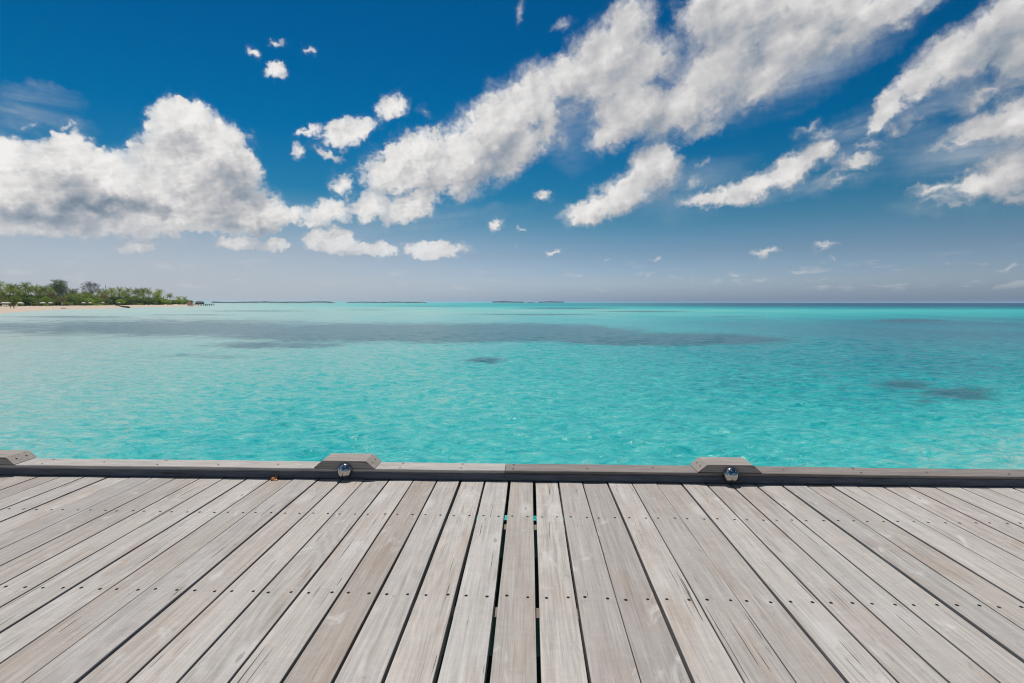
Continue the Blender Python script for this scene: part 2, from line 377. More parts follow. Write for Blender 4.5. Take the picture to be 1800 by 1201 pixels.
def deck_wood():
    m, nt, b = new_mat("weathered_teak")
    p = nt.n.new('ShaderNodeNewGeometry').outputs['Position']
    pid = nt.attr('board')
    pid2 = nt.math('FRACT', nt.math('MULTIPLY', pid, 37.7))
    pid3 = nt.math('FRACT', nt.math('MULTIPLY', pid, 91.3))
    off = nt.xyz(nt.math('MULTIPLY', pid, 19.0), nt.math('MULTIPLY', pid, 53.0), pid)
    q = nt.vmath('ADD', p, off)
    base = nt.ramp(pid, [(0, (.352, .322, .302)), (.18, (.398, .365, .334)), (.35, (.362, .343, .324)), (.52, (.410, .386, .364)), (.66, (.366, .324, .292)), (.82, (.382, .371, .358)), (1, (.356, .326, .310))])
    # long soft colour changes within a board
    big = nt.noise(nt.mapping(q, scale=(7.0, 1.3, 7.0)), 1.0, 4, 0.55, 0.6)
    base = nt.mix(nt.step(big, 0.40, 0.72), base, nt.mix(pid2, (.345, .322, .300), (.415, .402, .388)))
    warm = nt.noise(nt.mapping(q, (5, 2, 0), scale=(9.0, 1.7, 9.0)), 1.0, 4, 0.6, 0.5)
    base = nt.mix(nt.math('MULTIPLY', nt.step(warm, 0.50, 0.75), 0.6), base, (.315, .252, .205))
    # fibre
    fib = nt.noise(nt.mapping(q, scale=(190.0, 4.0, 60.0)), 1.0, 6, 0.68, 0.15)
    fib2 = nt.noise(nt.mapping(q, scale=(60.0, 1.6, 30.0)), 1.0, 4, 0.6, 0.5)
    k = nt.math('ADD', nt.step(fib, 0.25, 0.75, 'LINEAR', 0.73, 1.21), nt.step(fib2, 0.25, 0.75, 'LINEAR', -0.16, 0.15))
    # year rings: cathedral figure on some boards
    wob = nt.noise(nt.mapping(q, scale=(6.0, 0.9, 6.0)), 1.0, 2, 0.5, 0.2)
    ring = nt.math('SINE', nt.math('MULTIPLY', wob, 95.0))
    ring_on = nt.step(pid3, 0.45, 0.75)
    k = nt.math('ADD', k, nt.math('MULTIPLY', nt.math('MULTIPLY', ring, 0.06), ring_on))
    # cross-ways weathering flecks
    fl = nt.noise(nt.mapping(q, rot=(0, 0, R(8)), scale=(9.0, 22.0, 10.0)), 1.0, 6, 0.72, 1.2)
    k = nt.math('ADD', k, nt.step(fl, 0.46, 0.78, 'LINEAR', 0.0, 0.13))
    col = nt.mix(1.0, base, nt.xyz(k, k, k), 'MULTIPLY')
    pv = nt.step(nt.math('FRACT', nt.math('MULTIPLY', pid, 61.7)), 0, 1, 'LINEAR', 0.90, 1.10)
    col = nt.mix(1.0, col, nt.xyz(nt.math('MULTIPLY', pv, 1.01), nt.math('MULTIPLY', pv, .985), nt.math('MULTIPLY', pv, .957)), 'MULTIPLY')
    kn = nt.n.new('ShaderNodeTexVoronoi'); kn.voronoi_dimensions = '2D'
    nt.l.new(nt.vmath('ADD', nt.mapping(q, (2, 6, 0), scale=(4.2, 1.5, 1)), nt.vmath('SCALE', nt.noise(q, 14.0, 3, 0.6, color=True), scale=0.10)), kn.inputs['Vector'])
    kn.inputs['Scale'].default_value = 1.0
    kd = kn.outputs['Distance']
    few = nt.step(nt.sep(kn.outputs['Color'])[0], 0.62, 0.66)
    halo = nt.math('MULTIPLY', nt.step(kd, 0.20, 0.04), few)
    col = nt.mix(nt.math('MULTIPLY', halo, 0.55), col, (.52, .50, .475))
    tight = nt.math('MULTIPLY', nt.step(kd, 0.040, 0.020), nt.step(nt.sep(kn.outputs['Color'])[1], 0.5, 0.55))
    col = nt.mix(nt.math('MULTIPLY', nt.math('MULTIPLY', tight, few), 0.6), col, (.20, .165, .14))
    # grey-brown water staining
    st_ = nt.noise(nt.mapping(p, (3, 3, 0), scale=(1.6, .9, 1.0)), 1.0, 6, 0.62, 0.8)
    col = nt.mix(nt.math('MULTIPLY', nt.step(st_, 0.48, 0.74), 0.24), col, (.235, .205, .178))
    # bleached salt patches
    sp = nt.noise(nt.mapping(q, (1, 9, 0), scale=(11.0, 4.2, 10.0)), 1.0, 6, 0.62, 0.9)
    col = nt.mix(nt.math('MULTIPLY', nt.step(sp, 0.58, 0.74), 0.60), col, (.56, .54, .515))
    # small dark marks and scuffs
    dk = nt.noise(nt.mapping(q, (4, 1, 0), scale=(24.0, 13.0, 10.0)), 1.0, 5, 0.65, 0.6)
    col = nt.mix(nt.math('MULTIPLY', nt.step(dk, 0.60, 0.76), 0.40), col, (.17, .155, .145))
    # drying checks: thin dark splits along the grain of the drier boards
    ck = nt.noise(nt.mapping(q, scale=(140.0, 2.6, 1.0)), 1.0, 2, 0.45, 0.35)
    ckw = nt.noise(nt.mapping(q, (7, 3, 0), scale=(10.0, 1.4, 1.0)), 1.0, 2, 0.5)
    crack = nt.math('MULTIPLY', nt.step(ck, 0.705, 0.735), nt.step(nt.math('ADD', ckw, nt.math('MULTIPLY', pid2, 0.30)), 0.60, 0.70))
    col = nt.mix(nt.math('MULTIPLY', crack, 0.85), col, (.055, .048, .043))
    nt.put(b.inputs['Base Color'], col)
    b.inputs['Roughness'].default_value = 0.72
    b.inputs['Specular IOR Level'].default_value = 0.28
    h = nt.math('ADD', nt.math('MULTIPLY', fib, 0.6), nt.math('ADD', nt.math('MULTIPLY', fib2, 0.5), nt.math('MULTIPLY', crack, -2.0)))
    h = nt.math('ADD', h, nt.math('MULTIPLY', fl, 0.35))
    bump(nt, b, h, 0.9, 0.0020)
    return m

def rail_wood(name, lightc, darkc):
    m, nt, b = new_mat(name)
    q = nt.n.new('ShaderNodeTexCoord').outputs['Object']
    f1 = nt.noise(nt.mapping(q, scale=(5.0, 150.0, 110.0)), 1.0, 5, 0.62, 0.3)
    f2 = nt.noise(nt.mapping(q, scale=(1.8, 16.0, 16.0)), 1.0, 5, 0.6, 0.6)
    sp = nt.noise(q, 16.0, 6, 0.65, 0.6)
    f = nt.math('ADD', nt.math('MULTIPLY', f2, 0.7), nt.math('MULTIPLY', f1, 0.5))
    c = nt.mix(nt.step(f, 0.35, 0.85), darkc, lightc)
    c = nt.mix(nt.math('MULTIPLY', nt.step(sp, 0.60, 0.74), 0.4), c, tuple(min(1, x * 1.45) for x in lightc))
    k = nt.step(f1, 0.3, 0.7, 'LINEAR', 0.74, 1.17)
    ck = nt.noise(nt.mapping(q, scale=(2.2, 130.0, 90.0)), 1.0, 2, 0.45, 0.3)
    cw = nt.noise(nt.mapping(q, (3, 0, 0), scale=(1.6, 7.0, 7.0)), 1.0, 2, 0.5)
    crack = nt.math('MULTIPLY', nt.step(ck, 0.66, 0.70), nt.step(cw, 0.50, 0.62))
    c = nt.mix(nt.math('MULTIPLY', crack, 0.8), c, (.05, .045, .042))
    grime = nt.noise(nt.mapping(q, (8, 2, 1), scale=(4.0, 9.0, 9.0)), 1.0, 6, 0.65, 0.8)
    c = nt.mix(nt.math('MULTIPLY', nt.step(grime, 0.52, 0.75), 0.4), c, (.13, .118, .108))
    c = nt.mix(1.0, c, nt.xyz(k, k, k), 'MULTIPLY')
    nt.put(b.inputs['Base Color'], c)
    b.inputs['Roughness'].default_value = 0.75; b.inputs['Specular IOR Level'].default_value = 0.25
    bump(nt, b, nt.math('ADD', f1, nt.math('MULTIPLY', sp, 0.5)), 0.5, 0.0012)
    return m

def water_mat():
    m, nt, b = new_mat("lagoon_water")
    p = nt.n.new('ShaderNodeNewGeometry').outputs['Position']
    pxy = nt.vmath('MULTIPLY', p, (1, 1, 0))
    # what lies under the water: sand at some depth, dark reef, with ripple light painted in
    tone = nt.attr('depth_tone')
    tone = nt.math('ADD', tone, nt.math('MULTIPLY', nt.math('SUBTRACT', nt.noise(nt.mapping(pxy, scale=(.05, .028, 1)), 1.0, 5, 0.6, 0.5), 0.5), 0.30))
    ca = nt.noise(nt.mapping(pxy, rot=(0, 0, R(24)), scale=(1.3, 2.6, 1)), 1.0, 5, 0.62, 0.9)  # caustic-like light and dark strokes, painted into the bed tone
    cb = nt.noise(nt.mapping(pxy, (5, 3, 0), rot=(0, 0, R(-20)), scale=(2.8, 5.2, 1)), 1.0, 4, 0.62, 0.8)
    tone = nt.math('ADD', tone, nt.math('MULTIPLY', nt.math('SUBTRACT', nt.step(ca, .30, .70), 0.5), 0.19))
    tone = nt.math('ADD', tone, nt.math('MULTIPLY', nt.math('SUBTRACT', nt.step(cb, .30, .70), 0.5), 0.15))
    bed = nt.ramp(tone, [(0.0, (.43, .50, .46)), (.20, (.300, .490, .445)), (.42, (.058, .435, .412)), (.58, (.008, .335, .345)), (.72, (.006, .205, .250)), (.86, (.010, .115, .175)), (1.0, (.010, .060, .130))])
    reef = nt.attr('reef')
    rn = nt.noise(nt.mapping(pxy, scale=(.30, .22, 1)), 1.0, 6, 0.65, 0.7)
    rn2 = nt.noise(pxy, 2.2, 4, 0.65, 0.5)
    rf = nt.step(nt.math('ADD', nt.math('ADD', reef, nt.math('MULTIPLY', nt.math('SUBTRACT', rn, 0.5), 1.0)), nt.math('MULTIPLY', nt.math('SUBTRACT', rn2, 0.5), 0.55)), 0.22, 0.72)
    rf = nt.math('MULTIPLY', rf, nt.step(reef, 0.02, 0.15))
    bed = nt.mix(nt.math('MULTIPLY', rf, 0.82), bed, (.030, .110, .140))
    nt.put(b.inputs['Base Color'], bed)
    b.inputs['IOR'].default_value = 1.333
    # ripples finer than the modelled waves
    d = nt.vmath('LENGTH', pxy)
    nt.put(b.inputs['Roughness'], nt.step(d, 12, 260, 'SMOOTHSTEP', 0.12, 0.42))
    r1 = nt.noise(nt.mapping(p, rot=(0, 0, R(9)), scale=(3.2, 4.6, 2.0)), 1.0, 4, 0.58, 0.5)
    r2 = nt.noise(nt.mapping(p, rot=(0, 0, R(-17)), scale=(0.55, 1.25, 1.0)), 1.0, 3, 0.55, 0.4)
    h = nt.math('ADD', nt.math('MULTIPLY', r1, 0.09), nt.math('MULTIPLY', nt.math('MULTIPLY', r2, 0.22), nt.step(d, 15, 70, 'LINEAR', 0.15, 1.0)))
    bump(nt, b, h, 1.0, 1.0)
    return m

def leaf_mat(name, dark, light, tip=None):
    m, nt, b = new_mat(name)
    q = nt.n.new('ShaderNodeTexCoord').outputs['Object']
    oi = nt.n.new('ShaderNodeObjectInfo').outputs['Random']
    f = nt.noise(nt.vmath('ADD', q, nt.xyz(nt.math('MULTIPLY', oi, 30.0), 0.0, 0.0)), 1.1, 4, 0.7)
    c = nt.mix(nt.step(f, 0.30, 0.70), dark, light)
    if tip: c = nt.mix(nt.math('MULTIPLY', nt.step(nt.noise(q, 0.7, 3, 0.6), 0.52, 0.72), 0.7), c, tip)
    k = nt.step(oi, 0, 1, 'LINEAR', 0.70, 1.45)
    c = nt.mix(1.0, c, nt.xyz(k, k, nt.math('MULTIPLY', k, 0.95)), 'MULTIPLY')
    nt.put(b.inputs['Base Color'], c)
    b.inputs['Roughness'].default_value = 0.5; b.inputs['Specular IOR Level'].default_value = 0.35
    # thin leaves let light through
    tr = nt.n.new('ShaderNodeBsdfTranslucent'); nt.put(tr.inputs[0], nt.mix(1.0, c, (1.25, 1.3, .7), 'MULTIPLY'))
    ms = nt.n.new('ShaderNodeMixShader'); ms.inputs[0].default_value = 0.42
    nt.l.new(b.outputs[0], ms.inputs[1]); nt.l.new(tr.outputs[0], ms.inputs[2])
    nt.l.new(ms.outputs[0], next(x for x in nt.n if x.type == 'OUTPUT_MATERIAL').inputs['Surface'])
    return m

M = {}
M['deck'] = deck_wood()
M['screw'] = plain("dark_screw_hole", (.008, .007, .006), 0.9)
M['rail_pale'] = rail_wood("pale_curb_timber", (.47, .435, .405), (.36, .33, .305))
M['rail_dark'] = rail_wood("brown_grey_curb_timber", (.27, .235, .21), (.165, .145, .135))
M['front'] = rail_wood("shade_toned_front_board", (.120, .130, .155), (.070, .078, .098))  # darker front timber, bluish shade of the face put into its colour
M['block'] = rail_wood("curb_block_timber", (.36, .32, .29), (.26, .225, .20))
M['joist'] = plain("damp_timber", (.20, .175, .14), 0.8, 0.35, 9)
M['fascia_and_screen'] = plain("black_fascia_screen", (.030, .028, .026), 0.85, 0.3, 7)
M['chrome'], _nt, _b = new_mat("polished_steel")
_g = _nt.n.new('ShaderNodeTexCoord').outputs['Object']
_nt.put(_b.inputs['Base Color'], _nt.mix(_nt.noise(_g, 40, 5, 0.6), (.40, .385, .36), (.54, .53, .51)))
_nt.put(_b.inputs['Roughness'], _nt.step(_nt.noise(_g, 60, 6, 0.7), 0.3, 0.8, 'LINEAR', 0.06, 0.20))
_b.inputs['Metallic'].default_value = 1.0
M['water'] = water_mat()
M['sand'] = plain("coral_sand", (.50, .40, .31), 0.9, 0.14, 0.35, spec=0.1)
M['palm'] = leaf_mat("palm_frond", (.090, .145, .024), (.350, .390, .095), (.50, .46, .21))
M['palm_yellow'] = leaf_mat("yellowing_palm_frond", (.10, .13, .03), (.24, .24, .07), (.30, .20, .08))
M['palm_dry'] = leaf_mat("dry_palm_frond", (.11, .085, .045), (.27, .20, .11), (.14, .14, .05))
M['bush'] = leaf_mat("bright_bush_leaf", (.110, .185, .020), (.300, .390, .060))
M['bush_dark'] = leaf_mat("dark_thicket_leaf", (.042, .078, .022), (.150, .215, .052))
M['needle'] = leaf_mat("casuarina_needle", (.055, .085, .034), (.180, .215, .090))
M['dark_leaf'] = leaf_mat("dull_dark_leaf", (.026, .030, .024), (.060, .064, .046))
M['trunk'] = plain("palm_trunk_bark", (.26, .22, .17), 0.85, 0.3, 4)
M['bark'] = plain("grey_bark", (.13, .11, .09), 0.9, 0.3, 5)
M['canvas'] = plain("white_canvas", (.52, .50, .45), 0.8, 0.06, 2)
M['pole'] = plain("pale_pole", (.45, .40, .33), 0.6, 0.1, 3)
M['lounger'] = plain("lounger_cushion", (.60, .57, .52), 0.8, 0.1, 2)
M['log'] = plain("waterlogged_timber", (.055, .040, .030), 0.8, 0.3, 1.5)
M['rock'] = plain("grey_boulder", (.25, .22, .19), 0.9, 0.35, 1.2)
M['red_roof'] = plain("faded_red_roof", (.26, .075, .075), 0.7, 0.2, 1.5)
M['hut_wall'] = plain("grey_hut_timber", (.17, .15, .14), 0.8, 0.25, 2)
M['thatch'] = plain("blue_grey_thatch", (.15, .17, .19), 0.9, 0.25, 2)
M['pier'] = plain("dark_pier_timber", (.050, .052, .055), 0.85, 0.3, 2)
M['far_wood'] = leaf_mat("distant_island_wood", (.010, .020, .016), (.026, .042, .026))
M['skin'] = plain("tanned_skin", (.36, .21, .14), 0.6, 0.05, 5)
M['orange'] = plain("orange_cloth", (.75, .22, .04), 0.8, 0.08, 4)
M['grey_cloth'] = plain("grey_brown_cloth", (.22, .18, .15), 0.8, 0.1, 4)
M['dry_leaf'], _nt, _b = new_mat("dry_brown_leaf")
_g = _nt.n.new('ShaderNodeTexCoord').outputs['Object']
_nt.put(_b.inputs['Base Color'], _nt.mix(_nt.step(_nt.noise(_g, 55, 4, 0.6), 0.35, 0.65), (.20, .060, .012), (.52, .24, .075)))
_b.inputs['Roughness'].default_value = 0.45
M['teal'] = plain("teal_packer", (.03, .33, .27), 0.5, 0.1, 20)

# ------------------------------------------------------------------ the jetty underfoot
rnd = random.Random(7)
jetty = tag(empty("wooden_jetty", (0, 0, 0)), "weathered grey timber jetty deck in the foreground edged by a low timber curb".replace(" in the foreground", ""), "jetty")
CURB_Y = 3.078
DECK_END = 3.125
PITCH = 0.1495
ROWS = (2.565, 1.842, 1.12, 0.40, -0.32, -1.04, -1.76, -2.48)
V, Fc, Fm, Bd = [], [], [], []
def quad(a, b_, c, d, mat):
    Fc.append((a, b_, c, d)); Fm.append(mat)
first, last = -47, 45
gapw = {-2: .0125, -1: .0165, 0: .0150, 1: .0090}
def gw(i):
    random.seed(i * 13 + 5)
    return gapw.get(i, random.choice((.005, .0075, .009, .011, .013, .0145)))
def gx(i): # centre of gap i (to the right of board i)
    random.seed(i * 31 + 2)
    return 0.0275 + PITCH * i + random.uniform(-.0035, .0035)
for i in range(first, last):
    xl = gx(i - 1) + gw(i - 1) / 2; xr = gx(i) - gw(i) / 2
    rnd.seed(i * 7 + 1)
    bid = rnd.random()
    y1 = DECK_END - rnd.uniform(0, .018); y0 = -2.75
    top = rnd.uniform(-.0016, .0016); tilt = rnd.uniform(-.0012, .0012); cup = rnd.uniform(-.0010, .0006)
    ph = [rnd.uniform(0, 6.28) for _ in range(4)]
    n = 46
    bev = .0028
    xs_rel = (0, 0, .0009, bev, .25, .5, .75, 1, 1, 1, 1)
    prof = []
    base_v = len(V)
    for j in range(n + 1):
        y = y0 + (y1 - y0) * j / n
        wl = .0010 * math.sin(y * 2.3 + ph[0]) + .0006 * math.sin(y * 7.1 + ph[1])
        wr = .0010 * math.sin(y * 2.0 + ph[2]) + .0006 * math.sin(y * 6.3 + ph[3])
        a, c = xl + wl, xr + wr
        wdt = c - a
        pts = [(a, -.040), (a, -bev), (a + bev * .3, -bev * .3), (a + bev, 0)]
        for t in (.25, .5, .75):
            pts.append((a + wdt * t, cup * (1 - (2 * t - 1) ** 2)))
        pts += [(c - bev, 0), (c - bev * .3, -bev * .3), (c, -bev), (c, -.040)]
        for (x, z) in pts:
            zz = z + (top + tilt * ((x - a) / wdt - .5) * 2 if z > -.03 else 0)
            V.append((x, y, zz)); Bd.append(bid)
    k = 11
    for j in range(n):
        for q in range(k):
            a0 = base_v + j * k + q; b0 = base_v + j * k + (q + 1) % k
            quad(a0, a0 + k, b0 + k, b0, 0)
    e = base_v + n * k
    for q in range(5):   # front end grain as quads between the two halves
        quad(e + q, e + q + 1, e + k - 2 - q, e + k - 1 - q, 0)
    # screw heads: sunk dark discs, two to a joist
    for ry in ROWS:
        if ry < 0.6: continue
        for sx in (xl + rnd.uniform(.026, .032), xr - rnd.uniform(.026, .032)):
            cy = ry + rnd.uniform(-.004, .004)
            zt = top + tilt * ((sx - xl) / (xr - xl) - .5) * 2 + cup * (1 - (2 * ((sx - xl) / (xr - xl)) - 1) ** 2) + .0006
            rr = rnd.uniform(.0058, .0068)
            c0 = len(V)
            for q in range(12):
                V.append((sx + rr * math.cos(q * PI / 6), cy + rr * math.sin(q * PI / 6), zt)); Bd.append(bid)
            for q in range(0, 10, 2):
                quad(c0, c0 + q + 1, c0 + q + 2, c0 + (q + 3) % 12 if q < 9 else c0, 1) if False else None
            for q in range(5):
                quad(c0 + q, c0 + q + 1, c0 + 10 - q, c0 + 11 - q, 1)
me = np_mesh("decking", V, Fc)
me.materials.append(M['deck']); me.materials.append(M['screw'])
me.polygons.foreach_set('material_index', np.array(Fm, dtype=np.int32))
at_b = me.attributes.new('board', 'FLOAT', 'POINT'); at_b.data.foreach_set('value', np.array(Bd, dtype=np.float32))
mesh_obj("decking", me, [], jetty)

def box_bm(bm, x0, x1, y0, y1, z0, z1):
    vs = [bm.verts.new(c) for c in ((x0, y0, z0), (x1, y0, z0), (x1, y1, z0), (x0, y1, z0), (x0, y0, z1), (x1, y0, z1), (x1, y1, z1), (x0, y1, z1))]
    for f in ((0, 3, 2, 1), (4, 5, 6, 7), (0, 1, 5, 4), (1, 2, 6, 5), (2, 3, 7, 6), (3, 0, 4, 7)):
        bm.faces.new([vs[i] for i in f])
XL, XR = gx(first - 1) + .01, gx(last - 1) - .01
for ry in ROWS:
    bm = bmesh.new(); box_bm(bm, XL, XR, ry - .062, ry - .002, -.19, -.042)
    bm_obj("joist", bm, M['joist'], jetty)
bm = bmesh.new(); box_bm(bm, XL, XR, 3.129, 3.145, -.236, -.0425)
bm_obj("fascia_screen", bm, M['fascia_and_screen'], jetty)
bm = bmesh.new(); box_bm(bm, XL, XR, 3.129, 3.145, -1.9, -.274)  # added lower panel: blocks the sunlit water so the board gaps look dark
bm_obj("fascia_screen", bm, M['fascia_and_screen'], jetty)

def curb(x0, x1, mat, ztop=.071):
    """long edge timber: rounded arris, shallow groove under the cap"""
    prof = [(3.086, .004), (3.0835, .010), (3.0835, .046), (3.0870, .049), (3.0870, .052), (3.0785, .055), (3.0775, .066), (3.0800, ztop - .001), (3.084, ztop),
            (3.20, ztop + .001), (3.214, ztop - .001), (3.218, ztop - .006), (3.218, -.042), (3.128, -.042), (3.128, .004)]
    bm = bmesh.new(); rows = []
    n = int((x1 - x0) / .12) + 1
    for j in range(n + 1):
        x = x0 + (x1 - x0) * j / n
        wz = .0012 * math.sin(x * 1.7 + x0) + .0006 * math.sin(x * 5.1)
        wy = .0014 * math.sin(x * 1.1 + 2)
        rows.append([bm.verts.new((x, y + wy, z + (wz if z > 0 else 0))) for y, z in prof])
    k = len(prof)
    for j in range(n):
        for q in range(k):
            bm.faces.new((rows[j][q], rows[j + 1][q], rows[j + 1][(q + 1) % k], rows[j][(q + 1) % k]))
    bm.faces.new(rows[0][::-1]); bm.faces.new(rows[-1])
    # counter-sunk screws on the cap
    r_ = random.Random(int(x0 * 10))
    x = x0 + .05
    while x < x1:
        for (ox, oy) in ((0, 3.105), (0.0, 3.185)) if r_.random() < .25 else ((0, 3.11 + r_.random() * .07),):
            vs = [bm.verts.new((x + ox + .0055 * math.cos(q * PI / 5), oy + .0055 * math.sin(q * PI / 5), ztop + .0035)) for q in range(10)]
            f = bm.faces.new(vs); f.material_index = 1
        x += r_.uniform(.34, .48)
    ob = bm_obj("edge_curb", bm, [mat, M['screw']], jetty)
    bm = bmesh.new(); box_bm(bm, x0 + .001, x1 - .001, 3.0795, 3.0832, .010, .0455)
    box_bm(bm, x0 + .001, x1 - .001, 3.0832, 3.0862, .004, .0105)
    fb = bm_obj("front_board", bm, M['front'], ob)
    return ob
JOINT = -.150
tag(curb(XL, JOINT - .0015, M['rail_pale'], .071), "pale sun-bleached length of timber curb")
tag(curb(JOINT + .0015, XR, M['rail_dark'], .0695), "darker brown-grey length of timber curb")

def curb_block(xc, label):
    root = tag(empty("curb_block", (xc, 3.147, .0745)), label, "curb block", "chamfered blocks along the jetty curb")
    bm = bmesh.new()
    hb, ht, h = .192, .136, .047
    y0, y1 = -.0745, .0815
    b_ = .0015
    def sect(y, s):
        return [bm.verts.new((x, y, z)) for x, z in ((-hb + s, 0.0), (-ht + s * .6, h - s), (ht - s * .6, h - s), (hb - s, 0.0))]
    secs = [sect(y0, b_), sect(y0 + b_, 0), sect(y1 - b_, 0), sect(y1, b_)]
    for a, c in zip(secs, secs[1:]):
        for q in range(4):
            bm.faces.new((a[q], a[(q + 1) % 4], c[(q + 1) % 4], c[q]))
    bm.faces.new(secs[0]); bm.faces.new(secs[-1][::-1])
    o = bm_obj("body", bm, M['block'], root)
    # two plugged screws in each sloping end
    for s in (-1, 1):
        nx, nz = s * h, (hb - ht); L = math.hypot(nx, nz); nx, nz = nx / L, nz / L
        for oy in (-.03, .035):
            bm = bmesh.new()
            c = Vector((s * (hb + ht) / 2 + nx * .0008, oy, h / 2 + nz * .0008))
            u = Vector((0, 1, 0)); v = Vector((nx, 0, nz)).cross(u)
            vs = [bm.verts.new(c + (u * math.cos(q * PI / 5) + v * math.sin(q * PI / 5)) * .0058) for q in range(10)]
            bm.faces.new(vs)
            bm_obj("end_screw", bm, M['screw'], root)
    return root
curb_block(-1.150, "chamfered grey timber block holding the chrome ball nearest the dried leaf")
curb_block(1.214, "chamfered grey timber block holding the chrome ball on the darker curb length")
curb_block(-3.462, "chamfered timber block with no chrome ball, cut off by the picture edge")

def chrome_ball(x, label):
    bm = bmesh.new()
    bmesh.ops.create_uvsphere(bm, u_segments=48, v_segments=32, radius=.0485)
    for v in bm.verts: v.co.y *= .9
    o = bm_obj("chrome_ball", bm, M['chrome'], None, (x, 3.068, .0615), True)
    tag(o, label, "metal ball", "chrome balls set in the curb")
chrome_ball(-1.143, "polished chrome ball on the curb nearer the dried brown leaf")
chrome_ball(1.216, "polished chrome ball set in the darker brown-grey curb")

# dried leaf curled against the curb
def dried_leaf():
    bm = bmesh.new()
    def lobe(base, direction, length, width, curl, twist, up):
        d = Vector(direction).normalized(); s = Vector((0, 0, 1)).cross(d).normalized(); rows = []
        p = Vector(base); ang = up
        for j in range(9):
            t = j / 8
            w_ = width * math.sin(PI * min(1, .12 + t * .88)) ** .7
            a = twist * t
            side = s * math.cos(a) + Vector((0, 0, 1)) * math.sin(a)
            nrm = d.cross(side)
            rows.append([bm.verts.new(p + side * w_ * q + nrm * (-curl * w_ * (q * q) * 2)) for q in (-1, -.5, 0, .5, 1)])
            step = d * math.cos(ang) + Vector((0, 0, 1)) * math.sin(ang)
            p = p + step * length / 8
            ang -= curl * .42
        for a, c in zip(rows, rows[1:]):
            for q in range(4): bm.faces.new((a[q], a[q + 1], c[q + 1], c[q]))
    lobe((0, 0, .006), (-1, .15, 0), .040, .010, .8, .9, 1.0)
    lobe((.004, .004, .004), (.25, .9, 0), .036, .010, .45, 2.0, 1.45)
    lobe((.002, -.003, .005), (1, -.35, 0), .028, .009, .7, -.8, .5)
    lobe((-.004, 0, .004), (.3, -1, 0), .016, .007, .6, .5, .4)
    o = bm_obj("dried_leaf", bm, M['dry_leaf'], None, (-1.578, 3.058, .002), True)
    tag(o, "small curled orange-brown dead leaf lying on the deck against the curb", "leaf")
dried_leaf()

# ------------------------------------------------------------------ lagoon
def fbm2(x, y, seed=0, octaves=4):
    rs = np.random.RandomState(seed); out = np.zeros_like(x); amp = .5
    for o in range(octaves):
        tab = rs.rand(256, 256)
        xi = np.floor(x).astype(int); yi = np.floor(y).astype(int)
        fx = x - xi; fy = y - yi; fx = fx * fx * (3 - 2 * fx); fy = fy * fy * (3 - 2 * fy)
        g = lambda i, j: tab[(xi + i) % 256, (yi + j) % 256]
        out += amp * ((g(0, 0) * (1 - fx) + g(1, 0) * fx) * (1 - fy) + (g(0, 1) * (1 - fx) + g(1, 1) * fx) * fy)
        x = x * 2.03 + 11.3; y = y * 2.03 + 5.7; amp *= .5
    return out

